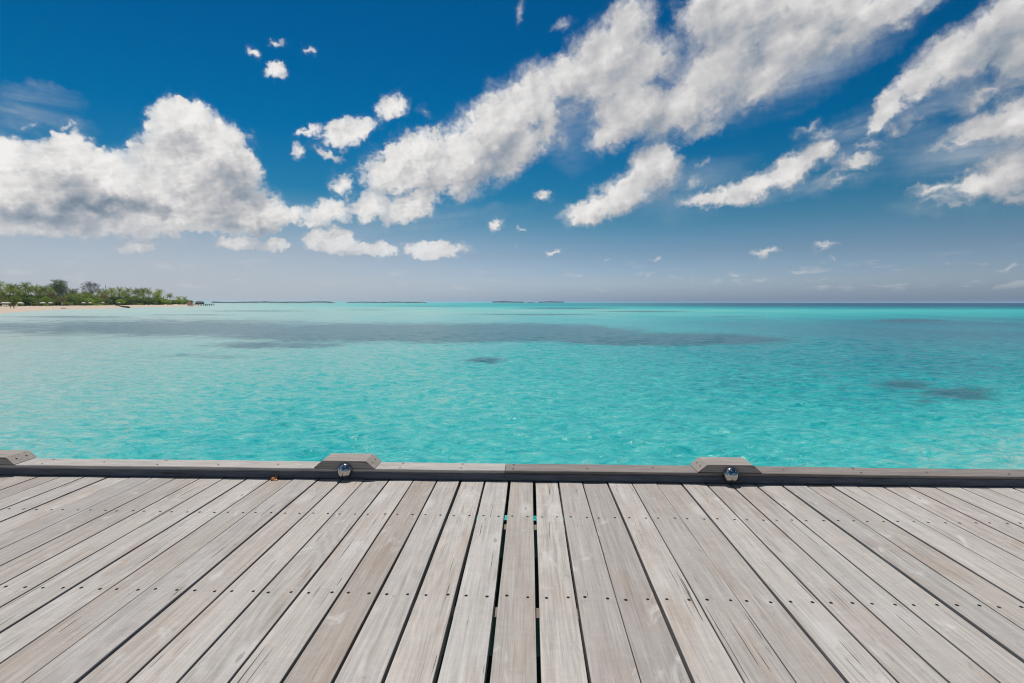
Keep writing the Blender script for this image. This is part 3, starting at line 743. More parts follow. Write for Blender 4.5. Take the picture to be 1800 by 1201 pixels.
def lagoon():
    hz = EYE - SEA
    near = np.linspace(.6, 7.2, 26)
    mid = FPX * hz / np.arange(390, 30, -.62)
    far = FPX * hz / np.geomspace(29.6, .06, 90)
    r = np.concatenate([near, mid, far])
    a_front = np.radians(np.linspace(-58, 58, 780))
    a_back = np.radians(np.linspace(58, 302, 90))[1:-1]
    ang = np.concatenate([a_front, a_back])
    nr, na = len(r), len(ang)
    X = r[:, None] * np.sin(ang)[None]; Y = r[:, None] * np.cos(ang)[None]
    H = np.zeros_like(X)
    rs = np.random.RandomState(3)
    cell = np.gradient(r); cell = np.maximum(cell, r * math.radians(.15))
    nw = 110
    for q in range(nw):
        lam = .20 * (12.0 ** (q / (nw - 1))) * rs.uniform(.93, 1.07)
        th = rs.normal(R(62), R(46))
        kx, ky = 2 * PI / lam * math.cos(th), 2 * PI / lam * math.sin(th)
        ap = .195 * lam / (2 * PI) * math.sqrt(2.0 / nw) * (1.0 if lam < .7 else (.7 / lam) ** .55)
        wgt = np.clip(1.6 - 2.6 * cell / lam, 0, 1)
        if wgt.max() <= 0: continue
        last_r = int(np.nonzero(wgt)[0].max()) + 1
        ph = kx * X[:last_r] + ky * Y[:last_r] + rs.uniform(0, 6.28)
        s = np.sin(ph)
        H[:last_r] += (wgt[:last_r, None] * ap) * (s + .22 * np.cos(2 * ph))
    gust = fbm2(X / 9.0 + 40, Y / 14.0 + 40, 5, 3)
    H *= .62 + .80 * gust
    V = np.stack([X, Y, H + SEA], -1).reshape(-1, 3)
    i = np.arange(nr - 1)[:, None] * na; j = np.arange(na)[None]; j2 = (j + 1) % na
    Fq = np.stack([i + j, i + j2, i + na + j2, i + na + j], -1).reshape(-1, 4)
    me = np_mesh("lagoon_water", V, Fq[:, ::-1], True)
    # bed tone by place: px column of the bearing, d = steepness of the sight line
    px = 900 + FPX * np.tan(np.clip(np.arctan2(X, Y) + math.atan(31 / FPX), -1.3, 1.3))
    aa = np.abs(np.arctan2(X, Y)); bl = np.clip((aa - 1.0) / 1.6, 0, 1); bl = bl * bl * (3 - 2 * bl)
    px = np.clip(px, -400, 2200) * (1 - bl) + 900 * bl
    d = FPX * hz / np.maximum(np.hypot(X, Y) * np.maximum(np.cos(np.minimum(aa, 1.05)), .1), .3)
    kx = np.array([-400, 0, 400, 900, 1300, 1600, 1800, 2200.])
    kd = np.array([0, 2.5, 5, 9, 14, 24, 34, 60, 90, 150, 230, 320.])
    T = np.array([[.10, .10, .22, .55, .95, 1.0, 1.0, 1.0],
                  [.06, .06, .16, .58, .95, 1.0, 1.0, 1.0],
                  [.02, .02, .14, .60, .92, .97, .97, .97],
                  [.02, .02, .14, .40, .66, .74, .78, .78],
                  [.02, .02, .14, .30, .38, .44, .46, .50],
                  [.03, .03, .15, .32, .52, .60, .62, .62],
                  [.04, .05, .18, .36, .66, .76, .76, .74],
                  [.06, .07, .22, .40, .68, .76, .74, .72],
                  [.10, .10, .27, .43, .64, .68, .66, .62],
                  [.14, .16, .36, .44, .58, .60, .55, .50],
                  [.18, .24, .46, .47, .52, .50, .38, .34],
                  [.20, .30, .52, .53, .54, .45, .30, .27]])
    ld = np.log(1 + d); lk = np.log(1 + kd)
    ix = np.clip(np.searchsorted(kx, px) - 1, 0, len(kx) - 2); fx = np.clip((px - kx[ix]) / (kx[ix + 1] - kx[ix]), 0, 1)
    iy = np.clip(np.searchsorted(lk, ld) - 1, 0, len(lk) - 2); fy = np.clip((ld - lk[iy]) / (lk[iy + 1] - lk[iy]), 0, 1)
    tone = (T[iy, ix] * (1 - fx) + T[iy, ix + 1] * fx) * (1 - fy) + (T[iy + 1, ix] * (1 - fx) + T[iy + 1, ix + 1] * fx) * fy
    reef = np.zeros_like(X)
    # reef patches: bearing column, half width, sight steepness near/far, strength
    for (c, w_, dm, dh, s) in ((300, 440, 46, 20, .80), (60, 200, 44, 15, .60), (700, 420, 54, 20, 1.10), (900, 240, 52, 17, 1.25), (1160, 230, 64, 12, 1.30), (480, 160, 76, 9, .7), (340, 170, 96, 9, .38),
                              (855, 50, 102, 9, .62), (1600, 85, 141, 13, .70), (1690, 110, 156, 17, .68), (1640, 50, 172, 8, .55), (1600, 70, 31, 3.4, 1.2),
                              (1000, 130, 10, 2.2, .7), (1130, 120, 15.5, 1.8, .7), (950, 180, 21, 2.0, .65), (1290, 90, 24, 1.6, .6), (760, 160, 6.5, 1.4, .55), (450, 180, 15, 2.2, .5),
                              (330, 130, 22, 2.5, .5), (650, 90, 13, 1.5, .5), (1700, 160, 12, 1.2, .4), (120, 160, 26, 3.0, .6)):
        q = np.hypot((px - c) / (w_ * 1.35), (d - dm) / (dh * 1.35))
        reef = np.maximum(reef, s * np.clip(1.25 * (1 - q), 0, 1))
    for nm, arr in (('depth_tone', tone), ('reef', reef)):
        a = me.attributes.new(nm, 'FLOAT', 'POINT'); a.data.foreach_set('value', arr.reshape(-1).astype(np.float32))
    o = mesh_obj("water", me, M['water'])
    tag(o, "clear turquoise lagoon water with small ripples and dark reef patches", None, None, 'structure')
lagoon()

# ------------------------------------------------------------------ beach
def lerp_tab(tab, x):
    return float(np.interp(x, [t[0] for t in tab], [t[1] for t in tab]))
WATERLINE = [(-420, 70), (-250, 96), (-100, 122), (0, 147), (60, 186), (100, 221), (160, 246), (220, 303), (260, 350), (300, 369), (340, 386), (356, 400)]
VEG = [(-420, 175), (-250, 205), (-100, 240), (0, 268), (80, 285), (160, 342), (220, 372), (250, 392), (300, 440), (333, 488), (356, 500)]
SHORE_Z = 1.25
def sand_z(px, Y):
    a, c = lerp_tab(WATERLINE, px), lerp_tab(VEG, px)
    t = (Y - a) / (c - a)
    z = SEA + (SHORE_Z * (1 - (1 - min(max(t, 0), 1)) ** 1.6) if t > 0 else max(-.6, t * 2.0))
    z += .9 * math.exp(-((px - 311) / 7.0) ** 2 - ((Y - 420) / 12.0) ** 2)
    return z
def beach():
    cols = np.linspace(-420, 352, 240); ts = np.concatenate([np.linspace(-.35, 0, 5), np.linspace(.02, 1, 22), np.linspace(1.06, 2.4, 12)])
    V = []
    for px in cols:
        a, c = lerp_tab(WATERLINE, px), lerp_tab(VEG, px)
        wob = 1.2 * math.sin(px * .21) + .8 * math.sin(px * .57 + 1)
        for t in ts:
            Y = a + (c - a) * t + wob * max(0, 1 - abs(t))
            if px > 330 and t > 1: Y = a + (c - a) * (1 + (t - 1) * max(0, (352 - px) / 22))
            z = sand_z(px, Y) + .05 * math.sin(px * 1.3 + t * 9) * (0 < t < 1)
            if px > 340: z = min(z, SEA + SHORE_Z * (1 - (px - 340) / 14.0))
            V.append((at(px, Y), Y, z))
    n, k = len(cols), len(ts)
    i = np.arange(n - 1)[:, None] * k; j = np.arange(k - 1)[None]
    Fq = np.stack([i + j, i + k + j, i + k + j + 1, i + j + 1], -1).reshape(-1, 4)
    o = mesh_obj("beach", np_mesh("beach", V, Fq, True), M['sand'])
    tag(o, "pale coral sand beach curving out to a point beside the lagoon", None, None, 'structure')
beach()
def on_sand(px, Y): return (at(px, Y), Y, sand_z(px, Y))

# ------------------------------------------------------------------ plants
def tube(path, radii, sides=7):
    V, Fq = [], []
    for j, (p, r_) in enumerate(zip(path, radii)):
        p = Vector(p)
        d = (Vector(path[min(j + 1, len(path) - 1)]) - Vector(path[max(j - 1, 0)])).normalized()
        u = d.cross(Vector((0.31, .95, .05))).normalized(); v = d.cross(u)
        for q in range(sides):
            a = q * 2 * PI / sides
            V.append(tuple(p + (u * math.cos(a) + v * math.sin(a)) * r_))
    for j in range(len(path) - 1):
        for q in range(sides):
            Fq.append((j * sides + q, j * sides + (q + 1) % sides, (j + 1) * sides + (q + 1) % sides, (j + 1) * sides + q))
    return V, Fq

def palm(height, lean, seed, fronds=22, mat='palm', droop=1.0):
    r_ = random.Random(seed)
    root = empty("coconut_palm")
    la = r_.uniform(0, 6.28) if not isinstance(lean, tuple) else lean[1]
    lv = lean[0] if isinstance(lean, tuple) else lean
    path = []
    for j in range(9):
        t = j / 8
        path.append((math.cos(la) * lv * (t ** .75) * height, math.sin(la) * lv * (t ** .75) * height, height * t))
    V, Fq = tube(path, [.26 - .13 * (j / 8) for j in range(9)])
    mesh_obj("trunk", np_mesh("palm_trunk", V, Fq, True), M['trunk'], root)
    top = Vector(path[-1])
    V, Fq = [], []
    for f in range(fronds):
        az_ = f * 2.39996 + r_.uniform(-.25, .25)
        e0 = 1.48 - 2.0 * (f / fronds) ** 1.35 + r_.uniform(-.12, .12)
        L = r_.uniform(3.0, 4.2)
        hor = Vector((math.cos(az_), math.sin(az_), 0)); sd = Vector((-math.sin(az_), math.cos(az_), 0))
        p = top.copy(); e = e0; n = 12
        prev = None
        for j in range(n + 1):
            t = j / n
            d = hor * math.cos(e) + Vector((0, 0, 1)) * math.sin(e)
            up = (Vector((0, 0, 1)) * math.cos(e) - hor * math.sin(e))
            if j > 0:
                ll = .95 * math.sin(PI * (.12 + .83 * t)) ** .8 + .1
                for s in (-1, 1):
                    hang = .75 + .45 * t + r_.uniform(-.2, .2)
                    tipd = (sd * s * math.cos(hang) - up * math.sin(hang) * .9 + d * .45).normalized()
                    wv_ = d * .17
                    b0 = len(V)
                    V.extend([tuple(p - wv_ * .5), tuple(p + wv_ * .5), tuple(p + wv_ * .30 + tipd * ll * .6), tuple(p + tipd * ll + wv_ * .1)])
                    Fq.append((b0, b0 + 1, b0 + 2, b0 + 3))
                b0 = len(V); rw = .05 * (1 - t) + .015
                V.extend([tuple(prev - sd * rw), tuple(prev + sd * rw), tuple(p + sd * rw * .8), tuple(p - sd * rw * .8)])
                Fq.append((b0, b0 + 1, b0 + 2, b0 + 3))
            prev = p.copy()
            p = p + d * (L / n)
            e -= (.045 + .13 * t) * droop * (.8 + .5 * f / fronds)
    mesh_obj("crown", np_mesh("palm_crown", V, Fq), M[mat], root)
    return root

def cards(centres, sizes, r_, flat=.0, aspect=.55):
    V = []; Fq = []
    for c, s in zip(centres, sizes):
        nrm = Vector((r_.gauss(0, 1), r_.gauss(0, 1), r_.gauss(0, 1) + flat)).normalized()
        u = nrm.orthogonal().normalized(); v = nrm.cross(u)
        a = r_.uniform(0, 6.28); u, v = u * math.cos(a) + v * math.sin(a), v * math.cos(a) - u * math.sin(a)
        c = Vector(c); b0 = len(V)
        V.extend([tuple(c - u * s), tuple(c - v * s * aspect), tuple(c + u * s), tuple(c + v * s * aspect)])
        Fq.append((b0, b0 + 1, b0 + 2, b0 + 3))
    return V, Fq

def bush(w_, h, seed, mat, n=900, leaf=.30, name="beach_shrub"):
    r_ = random.Random(seed)
    root = empty(name)
    lobes = []
    for q in range(11):
        a = r_.uniform(0, 6.28); rr = r_.uniform(0, .62)
        lobes.append((math.cos(a) * rr * w_ / 2, math.sin(a) * rr * w_ / 2, h * r_.uniform(.30, .74), r_.uniform(.26, .42)))
    C_, S_ = [], []
    for q in range(n):
        lx, ly, lz, lr = r_.choice(lobes)
        g = Vector((r_.gauss(0, 1), r_.gauss(0, 1), r_.gauss(0, 1))).normalized() * (r_.uniform(.45, 1) ** .5)
        z = lz + g.z * lr * h * .75
        if z < .05: z = r_.uniform(.05, .4 * h)
        C_.append((lx + g.x * lr * w_ * .62, ly + g.y * lr * w_ * .62, z)); S_.append(leaf * r_.uniform(.6, 1.35))
    V, Fq = cards(C_, S_, r_, .8)
    mesh_obj("foliage", np_mesh("shrub_foliage", V, Fq), M[mat], root)
    V, Fq = [], []
    for q in range(5):
        lx, ly, lz, lr = lobes[q]
        v_, f_ = tube([(lx * .15, ly * .15, -.2), (lx * .5, ly * .5, lz * .45), (lx * .9, ly * .9, lz)], [.13, .09, .04], 5)
        Fq += [tuple(x + len(V) for x in f) for f in f_]; V += v_
    mesh_obj("trunk", np_mesh("shrub_stem", V, Fq, True), M['bark'], root)
    return root

def limb_tree(name, h, spread, seed, mat, tufts, per, leaf, flat_top, z0=.35, aspect=.25):
    """tapered trunk, branching limbs, leaf sprays at the limb ends"""
    r_ = random.Random(seed); root = empty(name)
    V, Fq, ends = [], [], []
    def add(p, q_, r0, r1):
        mid = (Vector(p) + Vector(q_)) / 2 + Vector((r_.uniform(-.3, .3), r_.uniform(-.3, .3), r_.uniform(-.1, .4)))
        v_, f_ = tube([p, tuple(mid), q_], [r0, (r0 + r1) / 2, r1], 6)
        Fq.extend([tuple(x + len(V) for x in f) for f in f_]); V.extend(v_)
    fork = (r_.uniform(-.4, .4), r_.uniform(-.4, .4), h * z0)
    add((0, 0, -.3), fork, .42, .30)
    for k in range(tufts):
        a = k * 2.39996 + r_.uniform(-.3, .3); t = (k + .5) / tufts
        rr = spread * math.sqrt(t) * .5
        zz = h * (.96 - flat_top * t * t) * (1 - (0 if flat_top < .5 else .35) * r_.random()) + r_.uniform(-.5, .4)
        q_ = (math.cos(a) * rr, math.sin(a) * rr, zz)
        m_ = tuple((Vector(fork) * .5 + Vector(q_) * .5) - Vector((0, 0, h * .04)))
        if k % 2 == 0: add(fork, m_, .20, .11)
        add(m_, q_, .11, .04)
        ends.append(q_); ends.append(tuple(Vector(m_) * .35 + Vector(q_) * .65))
    mesh_obj("trunk", np_mesh(name + "_wood", V, Fq, True), M['bark'], root)
    C_, S_ = [], []
    for e in ends:
        for q in range(per):
            g = Vector((r_.gauss(0, 1), r_.gauss(0, 1), r_.gauss(0, .75)))
            C_.append(tuple(Vector(e) + g * spread * .062)); S_.append(leaf * r_.uniform(.6, 1.4))
    v_, f_ = cards(C_, S_, r_, .2, aspect)
    mesh_obj("crown", np_mesh(name + "_crown", v_, f_), M[mat], root)
    return root

PALM_G = "coconut palms of the beach grove"
kinds = [palm(10, .10, 1), palm(10, .16, 2, 24), palm(10, .06, 3, 20, droop=1.25), palm(10, .20, 4, 22, droop=.8), palm(10, .12, 5, 26, droop=1.1)]
used = set()
def put_palm(k, px, Y, top_y, label, group=PALM_G, rz=None, proto=None):
    """top_y: picture row the crown reaches"""
    base = proto or kinds[k]
    z = sand_z(px, Y) - .1
    H = EYE + (532 - top_y) / FPX * Y - z
    s = max(.35, H / 12.3)
    rz = rz if rz is not None else (px * 1.7 + Y) % 6.28
    key = proto or k
    if key in used:
        o = copy_tree(base, (at(px, Y), Y, z), rz, (s, s, s))
    else:
        used.add(key); o = base; o.location = (at(px, Y), Y, z); o.rotation_euler = (0, 0, rz); o.scale = (s, s, s)
    w_ = max(s, .95) * (1.18 if px > 286 else 1.0)      # short palms stand on a stub of trunk
    o.scale = (w_, w_, w_)
    o.location.z = z + 12.3 * (s - w_)
    tag(o, label, "palm tree", group)
    return o

# named palms that stand out
NAMED = [
    (0, 4, 290, 494, "tall palm at the picture edge rising above the yellow-green palm"),
    (1, 33, 300, 499, "palm with a dark narrow head on the skyline above the first beach bush"),
    (3, 48, 296, 496, "tallest wide-headed palm midway between the first bush and the feathery casuarina"),
    (2, 22, 310, 502, "round-headed palm behind the two walkers"),
    (4, 67, 302, 501, "drooping palm on the skyline above the leaning pale trunk"),
    (0, 80, 315, 502, "palm at the foot of the big feathery casuarina, seaward side"),
    (2, 199, 372, 506, "dark pointed palm head just past the bare dead trunk"),
    (3, 208, 380, 505, "broad dark palm head second past the bare dead trunk"),
    (1, 227, 395, 506, "palm with two heads of fronds above the beached log"),
    (4, 241, 410, 507, "upright palm on the skyline beyond the end of the beached log"),
    (0, 255, 425, 506, "tall palm with a tufted head on the high ridge of the grove"),
    (2, 263, 430, 507, "palm next to the ridge where the grove begins to drop"),
    (1, 277, 440, 513, "last palm before the skyline dips towards the point"),
    (3, 291, 455, 521, "short palm in the dip, pale frond hanging on one side"),
    (4, 303, 465, 516, "tallest of the palms near the end of the point, above the sand mound"),
    (0, 316, 472, 521, "slim palm with a split head near the end of the point"),
    (2, 326, 480, 522, "outermost palm at the very end of the point beside the red roof"),
]
for k, px, Y, ty, lab in NAMED:
    put_palm(k, px, Y, ty, lab, None)
# the crowd between them
GROVE = [("green palm packed into the grove between the picture edge and the casuarina", -60, 92, 26, 500, 508),
         ("green palm packed into the grove between the casuarina and the dark flat-topped tree", 118, 160, 12, 508, 515),
         ("green palm packed into the grove between the flat-topped tree and the log", 162, 226, 17, 507, 514),
         ("green palm packed into the grove between the log and the point", 228, 288, 18, 508, 517)]
rg = random.Random(21)
for lab, x0, x1, n, t0, t1 in GROVE:
    for q in range(n):
        px = x0 + (x1 - x0) * (q + rg.uniform(.1, .9)) / n
        veg = lerp_tab(VEG, px)
        row = q % 3
        Y = veg + 8 + row * 11 + rg.uniform(0, 9)
        put_palm(rg.randrange(5), px, Y, rg.uniform(t0, t1) + (2 - row) * 4.0, lab, lab.replace("green palm", "palms"))
for q in range(14):
    px = -190 + 125 * (q + rg.uniform(.1, .9)) / 14
    put_palm(rg.randrange(5), px, lerp_tab(VEG, px) + 8 + (q % 3) * 11, rg.uniform(490, 502), "green palm of the grove where it runs on past the picture edge", "palms past the picture edge")
# front-row specials
yel = palm(7, .10, 11, 22, 'palm_yellow', 1.0)
yel.name = "yellow_palm"
put_palm(0, 4, 262, 511, "low yellow-green palm over the beach umbrellas at the picture edge", None, 1.0, yel)
y2 = put_palm(0, 17, 263, 517, "yellowing low palm between the umbrella pair and the first bush", None, 3.0, yel)
dry = palm(8, .05, 12, 24, 'palm_dry', 1.5); dry.name = "drooping_palm"
put_palm(0, 96, 292, 508, "palm hung with brown dead fronds below the feathery casuarina", None, 0.4, dry)
put_palm(0, 113, 300, 516, "yellow-brown palm beside the closed white umbrellas", None, 2.1, dry)
put_palm(0, 185, 356, 512, "pale drooping palm between the open umbrellas and the log", None, 4.0, dry)
put_palm(0, 298, 458, 525, "short palm with a brown hanging frond in the dip of the skyline", None, 4.0, dry)
lean = palm(7, (.45, 0.0), 13, 20, 'palm_yellow', 1.1); lean.name = "leaning_palm"
o = put_palm(0, 62, 280, 518, "small palm with a slanting pale bare trunk behind the beach", None, 0.0, lean)

big = limb_tree("casuarina_tree", 18.5, 13.0, 31, 'needle', 46, 46, .55, .75, .22, .20)
big.location = on_sand(107, 336); tag(big, "big feathery grey-green casuarina towering over the palms", "tree")
big2 = limb_tree("casuarina_tree", 13.0, 7.0, 35, 'needle', 18, 40, .38, .5, .35, .22)
big2.location = on_sand(132, 352); tag(big2, "small ragged casuarina beside the big feathery one", "tree")
flat = limb_tree("flat_topped_tree", 17.5, 13.0, 33, 'dark_leaf', 30, 13, .40, .42, .45, .4)
flat.location = on_sand(163, 376); tag(flat, "dark sparse tree with a wide flat crown showing sky between branches", "tree")
root = empty("dead_trunk", on_sand(189.5, 372)); tag(root, "thin bare dead trunk sticking up above the grove", "dead tree")
Vt, Ft = tube([(0, 0, -.3), (.15, 0, 6), (-.1, 0, 11.5), (.0, 0, 15.4)], [.22, .18, .13, .06]); mesh_obj("trunk", np_mesh("dead_trunk", Vt, Ft, True), M['bark'], root)
Vt, Ft = tube([(-.05, 0, 12.2), (-.45, .1, 13.3), (-.5, .1, 14.6)], [.09, .06, .03], 5); mesh_obj("stub_branch", np_mesh("stub_branch", Vt, Ft, True), M['bark'], root)

# dark thicket filling the grove, and the bright bushes along the sand
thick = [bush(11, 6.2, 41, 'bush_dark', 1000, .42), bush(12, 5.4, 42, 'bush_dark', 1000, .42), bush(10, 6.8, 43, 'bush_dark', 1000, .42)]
bright = [bush(9, 4.6, 51, 'bush', 1100, .30), bush(8, 3.6, 52, 'bush', 1000, .28), bush(6, 2.0, 53, 'bush', 600, .24)]
used_b = set()
def put_bush(lst, k, px, Y, w_, h, label, group=None):
    o = lst[k]; key = (id(lst), k)
    dims = {id(thick): ((11, 6.2), (12, 5.4), (10, 6.8)), id(bright): ((9, 4.6), (8, 3.6), (6, 2.0))}[id(lst)][k]
    s = (w_ / dims[0], w_ / dims[0], h / dims[1])
    loc = (at(px, Y), Y, sand_z(px, Y) - .08); rz = (px * .9) % 6.28
    if key in used_b: o = copy_tree(o, loc, rz, s)
    else:
        used_b.add(key); o.location = loc; o.rotation_euler = (0, 0, rz); o.scale = s
    tag(o, label, "shrub", group)
    return o
rg = random.Random(5)
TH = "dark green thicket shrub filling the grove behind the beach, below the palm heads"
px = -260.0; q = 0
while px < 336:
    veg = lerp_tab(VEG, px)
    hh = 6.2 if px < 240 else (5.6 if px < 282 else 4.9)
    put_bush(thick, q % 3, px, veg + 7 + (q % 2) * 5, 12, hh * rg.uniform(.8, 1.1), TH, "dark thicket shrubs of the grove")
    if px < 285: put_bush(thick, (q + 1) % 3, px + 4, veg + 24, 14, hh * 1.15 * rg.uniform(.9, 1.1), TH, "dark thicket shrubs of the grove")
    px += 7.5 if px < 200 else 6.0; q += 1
BRIGHT = [
    (0, 31, 266, 7.5, 5.9, "round bright green bush standing over the walkers"),
    (1, 37, 262, 4.0, 1.9, "low bright bush under the single umbrella beside the round bush"),
    (0, 83, 283, 7.0, 5.4, "dense green bush beside the slanting palm trunk"),
    (2, 84, 279, 3.0, 1.2, "small lime green cushion of a bush out on the sand"),
    (1, 119, 298, 6.5, 2.6, "bright bush spreading onto the sand between the two closed umbrellas"),
    (0, 147, 326, 11, 5.6, "wide light green bush at the seaward end of the long hedge"),
    (1, 160, 338, 10, 5.6, "light green bush in the middle of the long hedge"),
    (0, 172, 344, 10, 5.2, "light green bush at the far end of the long hedge by the closed umbrella"),
    (2, 154, 326, 5.0, 1.5, "low lime bush between the two small umbrellas below the hedge"),
    (2, 171, 336, 5.5, 1.6, "low lime bush just before the third closed umbrella"),
    (2, 188, 352, 6, 1.5, "low green bush beyond the third closed umbrella"),
    (1, 213, 362, 9, 4.8, "green bush behind the log under a palm"),
    (1, 279, 428, 9, 6.2, "yellow-green bush climbing the end of the high ridge"),
    (0, 287, 432, 10, 5.4, "bright hedge bush behind the sand, before the sand mound"),
    (1, 295, 440, 9, 4.9, "bright hedge bush nearest the sand mound"),
    (0, 305, 452, 10, 4.6, "bright hedge bush right behind the sand mound"),
    (1, 315, 464, 12, 5.4, "green bush on the point past the sand mound"),
    (0, 325, 474, 10, 4.8, "last bush at the end of the point beside the red roof"),
    (2, 246, 392, 7, 1.6, "low olive bush in the gap under the tall trunks"),
]
for k, px, Y, w_, h, lab in BRIGHT: put_bush(bright, k, px, Y, w_, h, lab)

# ------------------------------------------------------------------ beach furniture and people
def umbrella(px, Y, label, dia=3.0, h=2.15):
    root = tag(empty("beach_umbrella", on_sand(px, Y)), label, "beach umbrella", "open white umbrellas on the beach")
    V, Fq = [], []
    n = 10
    for (rr, z) in ((.03, h + .15), (dia * .28, h - .05), (dia * .5, h - .45), (dia * .5, h - .60)):
        for q in range(n): V.append((rr * math.cos(q * 2 * PI / n), rr * math.sin(q * 2 * PI / n), z - (.05 if q % 2 and rr > .5 else 0)))
    for j in range(3):
        for q in range(n): Fq.append((j * n + q, j * n + (q + 1) % n, (j + 1) * n + (q + 1) % n, (j + 1) * n + q))
    mesh_obj("canopy", np_mesh("umbrella_canopy", V, Fq), M['canvas'], root)
    V, Fq = tube([(0, 0, -.1), (0, 0, h)], [.04, .03]); mesh_obj("pole", np_mesh("umbrella_pole", V, Fq, True), M['pole'], root)
umbrella(9.5, 256, "open white beach umbrella under the low yellow-green palm", 3.2)
umbrella(15.5, 257, "cream beach umbrella beside the white one, behind the orange figure", 3.0)
umbrella(38.5, 258, "open umbrella beside the round bright bush", 3.0)
umbrella(77.5, 274, "open umbrella just over the small lime cushion bush", 3.0)
umbrella(90, 283, "greyish open umbrella past the lime cushion bush", 2.8)
umbrella(149, 318, "white open umbrella at the seaward end of the long hedge", 2.6)
umbrella(160.5, 326, "white open umbrella under the middle of the long hedge", 2.4)
umbrella(182.5, 344, "white open umbrella just past the third closed umbrella", 2.3)
umbrella(211.5, 360, "lone open umbrella above the beached log", 2.0)
umbrella(265.5, 412, "tiny open umbrella far along under the ridge palms", 1.8)
def closed_umbrella(px, Y, label):
    root = tag(empty("closed_umbrella", on_sand(px, Y)), label, "closed umbrella", "furled white umbrellas on the beach")
    V, Fq = tube([(0, 0, .75), (0, 0, 1.2), (0, 0, 2.3), (0, 0, 2.75)], [.24, .30, .17, .03], 8)
    mesh_obj("folded_canopy", np_mesh("folded_canopy", V, Fq), M['canvas'], root)
    V, Fq = tube([(0, 0, -.1), (0, 0, .8)], [.04, .04]); mesh_obj("pole", np_mesh("furled_pole", V, Fq, True), M['pole'], root)
closed_umbrella(110.8, 292, "furled white umbrella before the spreading bush, beside the palm of brown fronds")
closed_umbrella(128.8, 302, "furled white umbrella on the far side of the spreading bush")
closed_umbrella(176, 337, "furled white umbrella at the far end of the long hedge")
def lounger(px, Y, label):
    root = tag(empty("sun_lounger", on_sand(px, Y), .5), label, "sun lounger", "sun loungers under the umbrellas")
    bm = bmesh.new(); box_bm(bm, -.35, .35, -1.0, .4, .32, .42); bm_obj("seat", bm, M['lounger'], root)
    bm = bmesh.new(); box_bm(bm, -.35, .35, 0, .7, -.05, .05)
    for v in bm.verts: v.co = Euler((R(42), 0, 0)).to_matrix() @ v.co + Vector((0, .42, .40))
    bm_obj("backrest", bm, M['lounger'], root)
    for sx in (-.3, .3):
        for sy in (-.9, .35):
            bm = bmesh.new(); box_bm(bm, sx - .03, sx + .03, sy - .03, sy + .03, -.05, .318); bm_obj("leg", bm, M['pole'], root)
lounger(6, 252, "pale sun lounger under the white umbrella at the picture edge")
lounger(10, 252, "pale sun lounger between the paired umbrellas")
lounger(14.5, 253, "pale sun lounger under the cream umbrella, behind the orange figure")
lounger(30.5, 257, "pale sun lounger at the foot of the round bright bush")

